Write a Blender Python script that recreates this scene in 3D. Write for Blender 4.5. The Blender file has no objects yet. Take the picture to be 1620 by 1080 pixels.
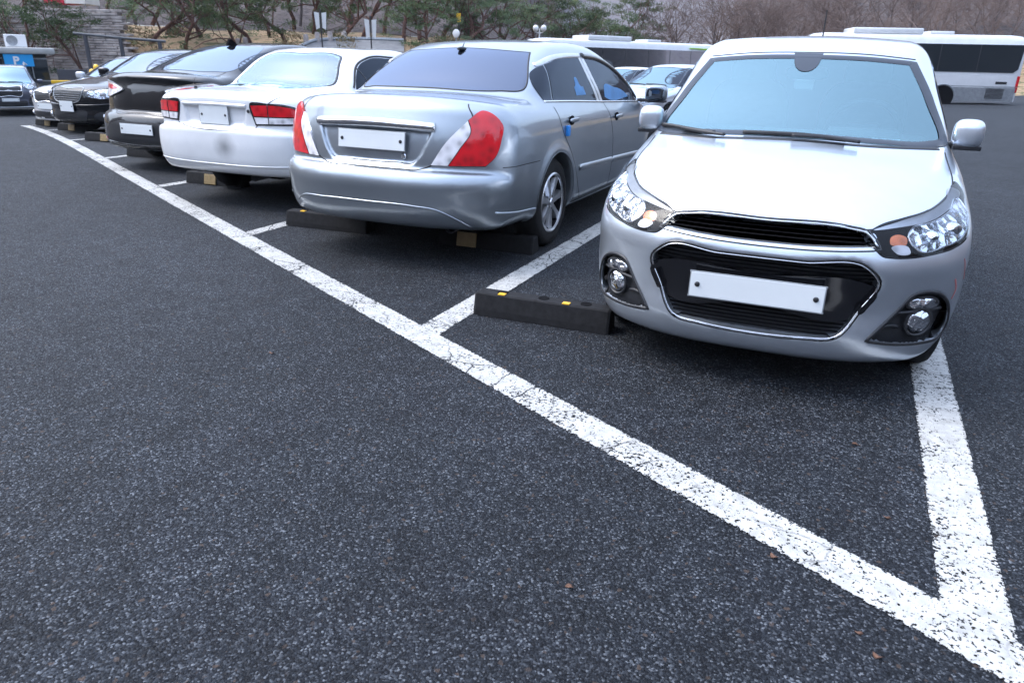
import bpy, bmesh, math, random
import numpy as np
from mathutils import Vector, Matrix
from mathutils.geometry import delaunay_2d_cdt
R = math.radians
S = bpy.context.scene
# ---------------------------------------------------------------- camera, sky, sun, exposure
YAW, PITCH, ROLL, FPX, CAMH = -0.4254, 0.3757, 0.0224, 1123.25, 1.3014
def cam_axes():
    f = Vector((math.sin(YAW)*math.cos(PITCH), math.cos(YAW)*math.cos(PITCH), -math.sin(PITCH)))
    r = Vector((math.cos(YAW), -math.sin(YAW), 0)); u = r.cross(f)
    c, s = math.cos(ROLL), math.sin(ROLL)
    return c*r + s*u, c*u - s*r, f
CR, CU, CF = cam_axes()
cd = bpy.data.cameras.new('camera'); cam = bpy.data.objects.new('camera', cd); S.collection.objects.link(cam)
cam.matrix_world = Matrix(((CR.x, CU.x, -CF.x, 0), (CR.y, CU.y, -CF.y, 0), (CR.z, CU.z, -CF.z, CAMH), (0, 0, 0, 1)))
cd.sensor_width = 36.0; cd.lens = FPX/1620*36; cd.clip_start = 0.05; cd.clip_end = 5000
cd.dof.use_dof = True; cd.dof.focus_distance = 3.6; cd.dof.aperture_fstop = 6.5
S.camera = cam
SUN_EL, SUN_AZ = R(50), R(-104)          # soft light from high on the left
world = bpy.data.worlds.new('World'); S.world = world; world.use_nodes = True
wt = world.node_tree; wt.nodes.clear()
sky = wt.nodes.new('ShaderNodeTexSky'); sky.sky_type = 'NISHITA'; sky.sun_disc = False
sky.sun_elevation = SUN_EL; sky.sun_rotation = SUN_AZ; sky.air_density = 1.0; sky.dust_density = 1.0; sky.ozone_density = 1.5
hs = wt.nodes.new('ShaderNodeHueSaturation'); hs.inputs['Saturation'].default_value = 0.66; hs.inputs['Value'].default_value = 1.25
bg = wt.nodes.new('ShaderNodeBackground'); bg.inputs['Strength'].default_value = 0.15
wo = wt.nodes.new('ShaderNodeOutputWorld')
# overcast: the cloud deck is about three times as bright overhead as at the horizon
tc = wt.nodes.new('ShaderNodeTexCoord'); sx_ = wt.nodes.new('ShaderNodeSeparateXYZ'); mr = wt.nodes.new('ShaderNodeMapRange'); mr.inputs['From Min'].default_value = 0.0; mr.inputs['From Max'].default_value = 1.0; mr.inputs['To Min'].default_value = 0.45; mr.inputs['To Max'].default_value = 2.9
mm_ = wt.nodes.new('ShaderNodeMix'); mm_.data_type = 'RGBA'; mm_.blend_type = 'MULTIPLY'; mm_.inputs[0].default_value = 1.0
wt.links.new(tc.outputs['Generated'], sx_.inputs[0]); wt.links.new(sx_.outputs['Z'], mr.inputs['Value'])
wt.links.new(sky.outputs[0], hs.inputs['Color']); wt.links.new(hs.outputs[0], mm_.inputs[6]); wt.links.new(mr.outputs[0], mm_.inputs[7]); wt.links.new(mm_.outputs[2], bg.inputs[0]); wt.links.new(bg.outputs[0], wo.inputs[0])
sd = bpy.data.lights.new('sun', 'SUN'); sd.energy = 0.75; sd.angle = R(24); sd.color = (1.0, 0.985, 0.965)
sun = bpy.data.objects.new('sun', sd); S.collection.objects.link(sun)
sun.rotation_euler = (R(90) - SUN_EL, 0, -SUN_AZ + math.pi)
S.view_settings.view_transform = 'Standard'; S.view_settings.look = 'None'; S.view_settings.gamma = 1.0
S.view_settings.use_curve_mapping = False; S.view_settings.exposure = 1.02
S.render.engine = 'CYCLES'; S.cycles.max_bounces = 8; S.cycles.transparent_max_bounces = 12
random.seed(4)
def at(px, py, depth):
    """world point seen in the photo at pixel (px,py), `depth` metres along the view axis"""
    return Vector((0, 0, CAMH)) + (CF + CR*((px - 810)/FPX) + CU*((540 - py)/FPX))*depth

# ---------------------------------------------------------------- materials
class NT:
    def __init__(s, name):
        s.m = bpy.data.materials.new(name); s.m.use_nodes = True; s.t = s.m.node_tree; s.t.nodes.clear()
        s.out = s.n('ShaderNodeOutputMaterial')
    def n(s, typ, ins=None, **kw):
        nd = s.t.nodes.new(typ)
        for k, v in kw.items(): setattr(nd, k, v)
        for k, v in (ins or {}).items(): s.set(nd, k, v)
        return nd
    def set(s, nd, k, v):
        if hasattr(v, 'is_output'): s.t.links.new(v, nd.inputs[k])
        elif isinstance(v, bpy.types.Node): s.t.links.new(v.outputs[0], nd.inputs[k])
        else:
            if isinstance(v, tuple) and len(v) == 3 and nd.inputs[k].type == 'RGBA': v = (*v, 1)
            nd.inputs[k].default_value = v
    def ramp(s, fac, stops, interp='LINEAR'):
        nd = s.n('ShaderNodeValToRGB', {'Fac': fac}); cr = nd.color_ramp; cr.interpolation = interp
        while len(cr.elements) < len(stops): cr.elements.new(0.5)
        for e, (p, c) in zip(cr.elements, stops):
            e.position = p; e.color = (*c, 1) if isinstance(c, tuple) else (c, c, c, 1)
        return nd
    def noise(s, vec, scale, detail=4, rough=0.55):
        return s.n('ShaderNodeTexNoise', {'Vector': vec, 'Scale': scale, 'Detail': detail, 'Roughness': rough})
    def math(s, op, a, b=0.0): 
        nd = s.n('ShaderNodeMath', operation=op); s.set(nd, 0, a); s.set(nd, 1, b); return nd
    def mix(s, fac, a, b):
        nd = s.n('ShaderNodeMix', data_type='RGBA'); s.set(nd, 0, fac); s.set(nd, 6, a); s.set(nd, 7, b); return nd.outputs[2]
    def pos(s): return s.n('ShaderNodeNewGeometry').outputs['Position']
    def obj(s): return s.n('ShaderNodeTexCoord').outputs['Object']
    def surf(s, sh): s.t.links.new(sh.outputs[0] if isinstance(sh, bpy.types.Node) else sh, s.out.inputs['Surface']); return s.m
def simple(name, col, rough=0.5, metal=0.0, coat=0.0, var=0.0, scale=20, bump=0.0, spec=0.5, emis=None):
    t = NT(name); p = t.n('ShaderNodeBsdfPrincipled', {'Roughness': rough, 'Metallic': metal, 'Coat Weight': coat, 'Coat Roughness': 0.04, 'Specular IOR Level': spec})
    if var or bump:
        nz = t.noise(t.obj(), scale, 5)
        if var:
            lo = tuple(c*(1 - var) for c in col); hi = tuple(min(1, c*(1 + var)) for c in col)
            t.set(p, 'Base Color', t.ramp(nz.outputs[0], [(0.3, lo), (0.7, hi)]))
        else: t.set(p, 'Base Color', col)
        if bump: t.set(p, 'Normal', t.n('ShaderNodeBump', {'Height': nz.outputs[0], 'Strength': bump, 'Distance': 0.01}))
    else: t.set(p, 'Base Color', col)
    return t.surf(p)
def paint(name, col, metal=0.6, rough=0.33, coat=1.0, dirt=0.10, spec=.5):
    t = NT(name)
    g = t.obj(); nz = t.noise(g, 2.2, 6, 0.65); fl = t.noise(g, 900, 1)
    base = t.ramp(nz.outputs[0], [(0.35, tuple(c*(1 - dirt) for c in col)), (0.65, col)])
    p = t.n('ShaderNodeBsdfPrincipled', {'Metallic': metal, 'Coat Weight': coat, 'Coat Roughness': 0.05, 'Specular IOR Level': spec})
    t.set(p, 'Base Color', base)
    t.set(p, 'Roughness', t.math('MULTIPLY_ADD', nz.outputs[0], 0.12)); p.inputs['Roughness'].links[0].from_node.inputs[2].default_value = rough - 0.06
    t.set(p, 'Normal', t.n('ShaderNodeBump', {'Height': fl.outputs[0], 'Strength': 0.02, 'Distance': 0.001}))
    return t.surf(p)
def glass_opaque(name, tint, refl, dark=(0.01, 0.012, 0.015)):
    """tinted window: strong coated reflection over a dark interior"""
    t = NT(name)
    d = t.n('ShaderNodeBsdfPrincipled', {'Base Color': dark, 'Roughness': 0.04, 'Specular IOR Level': 0.0})
    g = t.n('ShaderNodeBsdfGlossy', {'Color': tint, 'Roughness': 0.03})
    fr = t.n('ShaderNodeFresnel', {'IOR': 1.5})
    f = t.math('ADD', fr.outputs[0], refl); f.use_clamp = True
    return t.surf(t.n('ShaderNodeMixShader', {0: f, 1: d, 2: g}))
def glass_clear(name, tint, trans, refl, ior=1.5):
    t = NT(name)
    d = t.n('ShaderNodeBsdfTransparent', {'Color': trans}); g = t.n('ShaderNodeBsdfGlossy', {'Color': tint, 'Roughness': 0.03})
    fr = t.n('ShaderNodeFresnel', {'IOR': ior}); f = t.math('ADD', fr.outputs[0], refl); f.use_clamp = True
    return t.surf(t.n('ShaderNodeMixShader', {0: f, 1: d, 2: g}))
def lens(name, col, rough=0.08, lo=0.68):
    """moulded lamp plastic: cells of deeper and brighter colour behind a glossy skin"""
    t = NT(name); v = t.n('ShaderNodeTexVoronoi', {'Vector': t.obj(), 'Scale': 17.0, 'Smoothness': 0.4}, feature='SMOOTH_F1'); v2 = t.n('ShaderNodeTexVoronoi', {'Vector': t.obj(), 'Scale': 70.0}, feature='F1')
    base = t.ramp(v.outputs['Distance'], [(0.12, tuple(c*lo for c in col)), (0.38, col), (0.75, tuple(min(1, c*1.25) for c in col))])
    p = t.n('ShaderNodeBsdfPrincipled', {'Base Color': base, 'Roughness': rough, 'Coat Weight': 0.7, 'Coat Roughness': 0.02})
    t.set(p, 'Normal', t.n('ShaderNodeBump', {'Height': v2.outputs[0], 'Strength': 0.10, 'Distance': 0.004}))
    return t.surf(p)
def asphalt(name, tone=1.0):
    t = NT(name); g = t.pos()
    v = t.n('ShaderNodeTexVoronoi', {'Vector': g, 'Scale': 185.0}, feature='F1')
    v2 = t.n('ShaderNodeTexVoronoi', {'Vector': g, 'Scale': 95.0}, feature='F1')
    big = t.noise(g, 0.55, 6, 0.6); mid = t.noise(g, 6.0, 5, 0.6); fine = t.noise(g, 260, 3)
    sep = t.n('ShaderNodeSeparateColor', {0: v.outputs['Color']}); sep2 = t.n('ShaderNodeSeparateColor', {0: v2.outputs['Color']})
    k = tone
    st = t.ramp(sep.outputs[0], [(0.0, (.0032*k, .0042*k, .0065*k)), (0.45, (.0115*k, .0140*k, .0190*k)), (0.75, (.029*k, .034*k, .042*k)), (0.92, (.075*k, .083*k, .095*k)), (1.0, (.19*k, .205*k, .225*k))])
    wm = t.ramp(sep2.outputs[1], [(0.982, 0.0), (0.99, 1.0)])
    c = t.mix(wm.outputs[0], st.outputs[0], (.075*k, .055*k, .045*k))
    br = t.ramp(mid.outputs[0], [(0.25, 0.6), (0.75, 1.35)]); bb = t.ramp(big.outputs[0], [(0.3, 0.75), (0.7, 1.2)])
    m = t.n('ShaderNodeMix', data_type='RGBA', blend_type='MULTIPLY'); t.set(m, 0, 1.0); t.set(m, 6, c); t.set(m, 7, br)
    m2 = t.n('ShaderNodeMix', data_type='RGBA', blend_type='MULTIPLY'); t.set(m2, 0, 1.0); t.set(m2, 6, m.outputs[2]); t.set(m2, 7, bb)
    h = t.math('ADD', t.math('MULTIPLY', v.outputs['Distance'], -1.0), t.math('MULTIPLY', fine.outputs[0], 0.5))
    h = t.math('ADD', h, t.math('MULTIPLY', sep.outputs[1], 0.5))
    p = t.n('ShaderNodeBsdfPrincipled', {'Roughness': t.ramp(sep.outputs[2], [(0, 0.55), (1, 0.9)]), 'Specular IOR Level': 0.22})
    t.set(p, 'Base Color', m2.outputs[2])
    t.set(p, 'Normal', t.n('ShaderNodeBump', {'Height': h, 'Strength': 0.75, 'Distance': 0.004}))
    return t.surf(p)
def road_paint(name):
    """worn road paint: grains of asphalt show through where it has chipped"""
    t = NT(name); g = t.pos()
    a = t.noise(g, 75, 3, 0.6); b = t.noise(g, 2.6, 5, 0.7); c = t.noise(g, 150, 2); cr = t.n('ShaderNodeTexVoronoi', {'Vector': t.n('ShaderNodeMix', {0: 0.06, 4: g, 5: t.noise(g, 9, 4).outputs['Color']}, data_type='VECTOR').outputs[1], 'Scale': 4.6}, feature='DISTANCE_TO_EDGE')
    wear = t.ramp(b.outputs[0], [(0.40, 0.0), (0.66, 0.15)])
    thr = t.math('ADD', a.outputs[0], wear.outputs[0])
    thr = t.math('ADD', thr, t.math('MULTIPLY', c.outputs[0], 0.20))
    ed = t.n('ShaderNodeAttribute', attribute_name='across'); thr = t.math('ADD', thr, t.ramp(ed.outputs['Fac'], [(0.88, 0.0), (0.99, 0.16)]).outputs[0])
    hole = t.ramp(thr, [(0.745, 0.0), (0.785, 1.0)])
    crack = t.ramp(cr.outputs[0], [(0.006, 1.0), (0.022, 0.0)])
    ck = t.math('MULTIPLY', crack.outputs[0], t.ramp(t.noise(g, 1.3, 3).outputs[0], [(0.46, 0.0), (0.56, 0.9)]).outputs[0])
    f = t.math('MAXIMUM', hole.outputs[0], ck)
    base = t.ramp(t.noise(g, 14, 5, 0.7).outputs[0], [(0.3, (.30, .292, .27)), (0.60, (.46, .452, .425))])
    p = t.n('ShaderNodeBsdfPrincipled', {'Base Color': base, 'Roughness': 0.7})
    t.set(p, 'Normal', t.n('ShaderNodeBump', {'Height': c.outputs[0], 'Strength': 0.5, 'Distance': 0.003}))
    tr = t.n('ShaderNodeBsdfTransparent')
    return t.surf(t.n('ShaderNodeMixShader', {0: f, 1: p, 2: tr}))
def noisy(name, stops, scale, rough=0.9, detail=6, bump=0.3, world=True, dist=0.05):
    t = NT(name); g = t.pos() if world else t.obj(); n = t.noise(g, scale, detail, 0.65)
    p = t.n('ShaderNodeBsdfPrincipled', {'Base Color': t.ramp(n.outputs[0], stops), 'Roughness': rough, 'Specular IOR Level': 0.25})
    if bump: t.set(p, 'Normal', t.n('ShaderNodeBump', {'Height': n.outputs[0], 'Strength': bump, 'Distance': dist}))
    return t.surf(p)
M = dict(
    asphalt=asphalt('asphalt', 0.68), line=road_paint('road_paint'),
    silver=paint('silver_paint', (.70, .755, .82), 0.88, 0.33), grey_silver=paint('grey_silver_paint', (.35, .39, .43), 0.85, 0.36), white=paint('white_paint', (.78, .79, .80), 0.0, 0.35),
    black=paint('black_paint', (.003, .004, .006), 0.0, 0.45, dirt=0.3, spec=.1), pale=paint('pale_paint', (.62, .64, .67), 0.3, 0.3), slate=paint('slate_paint', (.10, .11, .15), 0.5, 0.32), buswhite=paint('bus_white_paint', (.72, .73, .74), 0.0, 0.4),
    plastic=simple('black_plastic', (.016, .017, .02), 0.45, var=.2, scale=60, bump=.05), gloss=simple('gloss_black', (.008, .008, .01), 0.12, coat=.5), under=simple('underbody', (.006, .006, .007), 0.95, spec=.1),
    rubber=simple('rubber', (.012, .012, .013), 0.8, spec=.25, var=.35, scale=30, bump=.15), chrome=simple('chrome', (.80, .81, .83), 0.12, 1.0), satin=simple('satin_alloy', (.62, .63, .65), 0.28, 0.9, var=.06),
    plate=simple('plate_white', (.74, .77, .77), 0.4, coat=.3, var=.03, scale=6), bolt=simple('bolt', (.06, .06, .065), 0.4, .6), seam=simple('seam_black', (.012, .012, .014), 0.6), frit=simple('frit_black', (.035, .042, .055), 0.3, spec=.25),
    ws=glass_clear('windscreen_glass', (.62, .90, .96), (.66, .91, .93), 0.235), wsr=glass_clear('light_rear_glass', (.78, .92, .97), (.60, .74, .77), 0.17), tint=glass_opaque('tinted_glass', (.70, .79, 1.0), 0.11), side=glass_opaque('side_glass', (.55, .62, .74), 0.0), busglass=glass_opaque('bus_glass', (.75, .85, 1.0), 0.0, (.012, .018, .022)), darkscreen=glass_opaque('dark_screen', (.75, .86, 1.0), 0.16),
    lensc=glass_clear('lamp_cover', (1, 1, 1), (.93, .95, .97), 0.0, 1.33), red=lens('red_lens', (.58, .006, .014)), clearlens=lens('white_lens', (.74, .72, .73), .08, .6), amber=lens('amber_lens', (.80, .20, .04)),
    cloth=simple('seat_cloth', (.10, .105, .11), 0.9, var=.15, scale=40, bump=.1), dash=simple('dash_plastic', (.08, .085, .09), 0.6, var=.1, bump=.1), liner=simple('headliner', (.50, .52, .51), 0.9),
    tan=simple('tan_reflector', (.27, .19, .085), 0.5, var=.2, scale=30), yellow=simple('yellow_reflector', (.75, .42, .02), 0.4, var=.15, scale=80), blue=simple('blue_plastic', (.02, .22, .62), 0.4), sticker_refl=simple('blue_sticker_reflection', (.05, .19, .40), 0.5, var=.2, scale=8), scuff=simple('red_scuff', (.45, .16, .16), 0.6, var=.2),
    ws_far=glass_opaque('pale_far_glass', (.66, .88, 1.0), 0.20, (.05, .08, .09)), lime=simple('lime_paint', (.38, .72, .05), 0.35), galv=simple('galvanised_steel', (.33, .35, .37), 0.45, .6, var=.15, scale=10))
def refl_mat():
    """faceted bright lamp bowl"""
    t = NT('lamp_reflector'); v = t.n('ShaderNodeTexVoronoi', {'Vector': t.obj(), 'Scale': 24.0}, feature='F1')
    n2 = t.noise(t.obj(), 16, 3)
    p = t.n('ShaderNodeBsdfPrincipled', {'Base Color': (.78, .80, .84), 'Metallic': 1.0, 'Roughness': 0.14})
    h = t.math('ADD', v.outputs[0], n2.outputs[0])
    t.set(p, 'Normal', t.n('ShaderNodeBump', {'Height': h, 'Strength': 0.6, 'Distance': 0.03}))
    return t.surf(p)
M['bowl'] = refl_mat()

def smudge_mat():
    """soft round rub of grime on the white bumper, thinning out to nothing"""
    t = NT('bumper_smudge'); v = t.n('ShaderNodeVectorMath', {0: t.obj(), 1: (.16, 0, .55)}, operation='SUBTRACT'); w = t.n('ShaderNodeVectorMath', {0: v, 1: (6.0, 0, 7.0)}, operation='MULTIPLY'); ln = t.n('ShaderNodeVectorMath', {0: w}, operation='LENGTH')
    f = t.ramp(t.math('ADD', ln.outputs['Value'], t.math('MULTIPLY', t.noise(t.obj(), 14, 4).outputs[0], .25)), [(0.10, .45), (0.5, .22), (1.0, 0.0)])
    p = t.n('ShaderNodeBsdfPrincipled', {'Base Color': (.09, .10, .11), 'Roughness': .6}); return t.surf(t.n('ShaderNodeMixShader', {0: f, 1: t.n('ShaderNodeBsdfTransparent'), 2: p}))
M['smudge'] = smudge_mat()
# ---------------------------------------------------------------- mesh helpers
COL = S.collection
def link(name, V, Fc, mat, parent=None, smooth=True, normals=None):
    me = bpy.data.meshes.new(name)
    V = np.asarray(V, float).reshape(-1, 3)
    if isinstance(Fc, np.ndarray):
        k = Fc.shape[1]; n = len(Fc)
        me.vertices.add(len(V)); me.vertices.foreach_set('co', V.ravel())
        me.loops.add(n*k); me.loops.foreach_set('vertex_index', Fc.astype(np.int32).ravel())
        me.polygons.add(n); me.polygons.foreach_set('loop_start', np.arange(0, n*k, k, dtype=np.int32))
        me.polygons.foreach_set('loop_total', np.full(n, k, np.int32)); me.update(calc_edges=True)
    else:
        me.from_pydata([tuple(v) for v in V], [], [tuple(int(i) for i in f) for f in Fc])
    me.polygons.foreach_set('use_smooth', np.full(len(me.polygons), smooth, bool))
    me.materials.append(M[mat] if isinstance(mat, str) else mat)
    me.validate(); me.update()
    if normals is not None and len(me.vertices) == len(V): me.normals_split_custom_set_from_vertices([tuple(n) for n in normals])
    o = bpy.data.objects.new(name, me); COL.objects.link(o)
    if parent is not None: o.parent = parent
    return o
def empty(name, loc, rz=0):
    o = bpy.data.objects.new(name, None); COL.objects.link(o); o.empty_display_size = 0.2; o.location = loc; o.rotation_euler = (0, 0, rz); return o
def tag(o, label, cat, group=None, kind=None):
    if label: o['label'] = label
    if cat: o['category'] = cat
    if group: o['group'] = group
    if kind: o['kind'] = kind
    return o
class MB:
    """collects boxes, tubes, lathes into one mesh"""
    def __init__(s): s.V = []; s.F = []
    def add(s, V, F):
        b = len(s.V); s.V += [tuple(v) for v in V]; s.F += [tuple(i + b for i in f) for f in F]
    def box(s, c, d, rot=None, bev=0.0):
        """box with chamfered edges"""
        hx, hy, hz = d[0]/2, d[1]/2, d[2]/2; bev = min(bev, hx*.45, hy*.45, hz*.45)
        bm = bmesh.new(); bmesh.ops.create_cube(bm, size=2.0)
        for v in bm.verts: v.co = Vector((v.co.x*hx, v.co.y*hy, v.co.z*hz))
        if bev > 0: bmesh.ops.bevel(bm, geom=list(bm.edges), offset=bev, segments=2, affect='EDGES', profile=0.5)
        bm.verts.ensure_lookup_table(); m = rot or Matrix.Identity(3)
        s.add([m @ v.co + Vector(c) for v in bm.verts], [[v.index for v in f.verts] for f in bm.faces]); bm.free()
    def tube(s, pts, rad, n=8, cap=True):
        pts = [Vector(p) for p in pts]; rad = rad if isinstance(rad, (list, tuple)) else [rad]*len(pts)
        V = []; F = []; ref = None
        for i, p in enumerate(pts):
            t = (pts[min(i+1, len(pts)-1)] - pts[max(i-1, 0)]).normalized()
            if ref is None: ref = t.orthogonal().normalized()
            ref = (ref - t*ref.dot(t)); ref = ref.normalized() if ref.length > 1e-6 else t.orthogonal().normalized()
            b = t.cross(ref)
            for k in range(n):
                a = 2*math.pi*k/n; V.append(p + (ref*math.cos(a) + b*math.sin(a))*rad[i])
        for i in range(len(pts)-1):
            for k in range(n): F.append((i*n+k, i*n+(k+1) % n, (i+1)*n+(k+1) % n, (i+1)*n+k))
        if cap: F.append(tuple(range(n))[::-1]); F.append(tuple(range((len(pts)-1)*n, len(pts)*n)))
        s.add(V, F)
    def lathe(s, prof, c, axis='x', n=40, sgn=1):
        """profile of (radius, along) turned about an axis through c"""
        V = []; F = []
        for r, a in prof:
            for k in range(n):
                t = 2*math.pi*k/n; p = (a*sgn, r*math.cos(t), r*math.sin(t))
                if axis == 'y': p = (p[1], p[0], p[2])
                if axis == 'z': p = (p[1], p[2], p[0])
                V.append(Vector(c) + Vector(p))
        for i in range(len(prof)-1):
            for k in range(n):
                f = (i*n+k, i*n+(k+1) % n, (i+1)*n+(k+1) % n, (i+1)*n+k); F.append(f if sgn > 0 else f[::-1])
        s.add(V, F)
    def prism(s, poly, z0, z1, place):
        """polygon (2D) extruded; place(a,b,h) gives the 3D point"""
        n = len(poly); V = [place(a, b, z0) for a, b in poly] + [place(a, b, z1) for a, b in poly]
        s.add(V, [tuple(range(n))[::-1], tuple(range(n, 2*n))] + [(i, (i+1) % n, n+(i+1) % n, n+i) for i in range(n)])
    def build(s, name, mat, parent=None, smooth=False): 
        o = link(name, s.V, s.F, mat, parent, smooth)
        if smooth: o.data.set_sharp_from_angle(angle=R(38))
        return o
# ---------------------------------------------------------------- field library (numpy): car bodies as distance fields
def catmull(pts, closed=True, step=0.02):
    """smooth curve through 2D/3D points; a trailing 'c' on a point marks a corner"""
    P = [np.array([float(v) for v in p if v != 'c']) for p in pts]
    K = [p[-1] == 'c' for p in pts]
    n = len(P); out = []
    for i in range(n if closed else n - 1):
        p1, p2 = P[i], P[(i + 1) % n]
        p0 = P[i - 1] if (closed or i > 0) else p1
        p3 = P[(i + 2) % n] if (closed or i + 2 < n) else p2
        L = np.linalg.norm(p2 - p1) + 1e-9
        def tang(a, b, c):
            la = np.linalg.norm(b - a) + 1e-9; lb = np.linalg.norm(c - b) + 1e-9
            return ((b - a) / la * lb + (c - b) / lb * la) / (la + lb)
        m1 = (p2 - p1) / L if (K[i] or np.linalg.norm(p1 - p0) < 1e-6) else tang(p0, p1, p2)
        m2 = (p2 - p1) / L if (K[(i + 1) % n] or np.linalg.norm(p3 - p2) < 1e-6) else tang(p1, p2, p3)
        k = max(1, int(math.ceil(L / step)))
        for j in range(k):
            t = j / k
            h1 = 2*t**3 - 3*t*t + 1; h2 = t**3 - 2*t*t + t; h3 = -2*t**3 + 3*t*t; h4 = t**3 - t*t
            out.append(h1*p1 + h2*L*m1 + h3*p2 + h4*L*m2)
    if not closed: out.append(P[-1])
    return np.array(out)

def poly_sdf(poly, A, B):
    """signed distance (negative inside) of points A,B to a closed polygon"""
    sh = np.broadcast(A, B).shape
    a = np.broadcast_to(A, sh).ravel().astype(np.float64); b = np.broadcast_to(B, sh).ravel().astype(np.float64)
    d = np.full(a.shape, 1e9); ins = np.zeros(a.shape, bool)
    n = len(poly)
    for i in range(n):
        x0, y0 = poly[i]; x1, y1 = poly[(i + 1) % n]
        ex, ey = x1 - x0, y1 - y0; l2 = ex*ex + ey*ey + 1e-18
        t = np.clip(((a - x0)*ex + (b - y0)*ey) / l2, 0, 1)
        d = np.minimum(d, (a - x0 - t*ex)**2 + (b - y0 - t*ey)**2)
        if y0 != y1:
            c = ((y0 > b) != (y1 > b)) & (a < (x1 - x0)*(b - y0)/(y1 - y0) + x0)
            ins ^= c
    d = np.sqrt(d); d[ins] *= -1
    return d.reshape(sh)

class Map2:
    """distance of a 2D profile sampled on a grid, looked up bilinearly"""
    def __init__(s, poly, h=0.012, pad=0.5):
        lo = poly.min(0) - pad; hi = poly.max(0) + pad
        s.lo = lo; s.h = h
        s.n = np.ceil((hi - lo)/h).astype(int) + 1
        A = lo[0] + h*np.arange(s.n[0]); B = lo[1] + h*np.arange(s.n[1])
        s.g = poly_sdf(poly, A[:, None], B[None, :]).astype(np.float32)
    def __call__(s, a, b):
        u = np.clip((a - s.lo[0])/s.h, 0, s.n[0] - 1.001); v = np.clip((b - s.lo[1])/s.h, 0, s.n[1] - 1.001)
        u, v = np.broadcast_arrays(u.astype(np.float32), v.astype(np.float32))
        i = u.astype(np.int32); j = v.astype(np.int32); fu = u - i; fv = v - j
        k = i*s.n[1] + j; g = s.g.ravel()
        return (g[k]*(1 - fv) + g[k + 1]*fv)*(1 - fu) + (g[k + s.n[1]]*(1 - fv) + g[k + s.n[1] + 1]*fv)*fu

def smax(a, b, k):
    h = np.maximum(k - np.abs(a - b), 0)/k
    return np.maximum(a, b) + h*h*k*0.25
def smin(a, b, k): return -smax(-a, -b, k)
def sstep(a, b, x):
    t = np.clip((x - a)/(b - a), 0, 1); return t*t*(3 - 2*t)
def spl(tab, x):
    """smooth 1D table lookup"""
    c = catmull([(a, b) for a, b in tab], closed=False, step=0.02)
    return np.interp(x, c[:, 0], c[:, 1])

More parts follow.
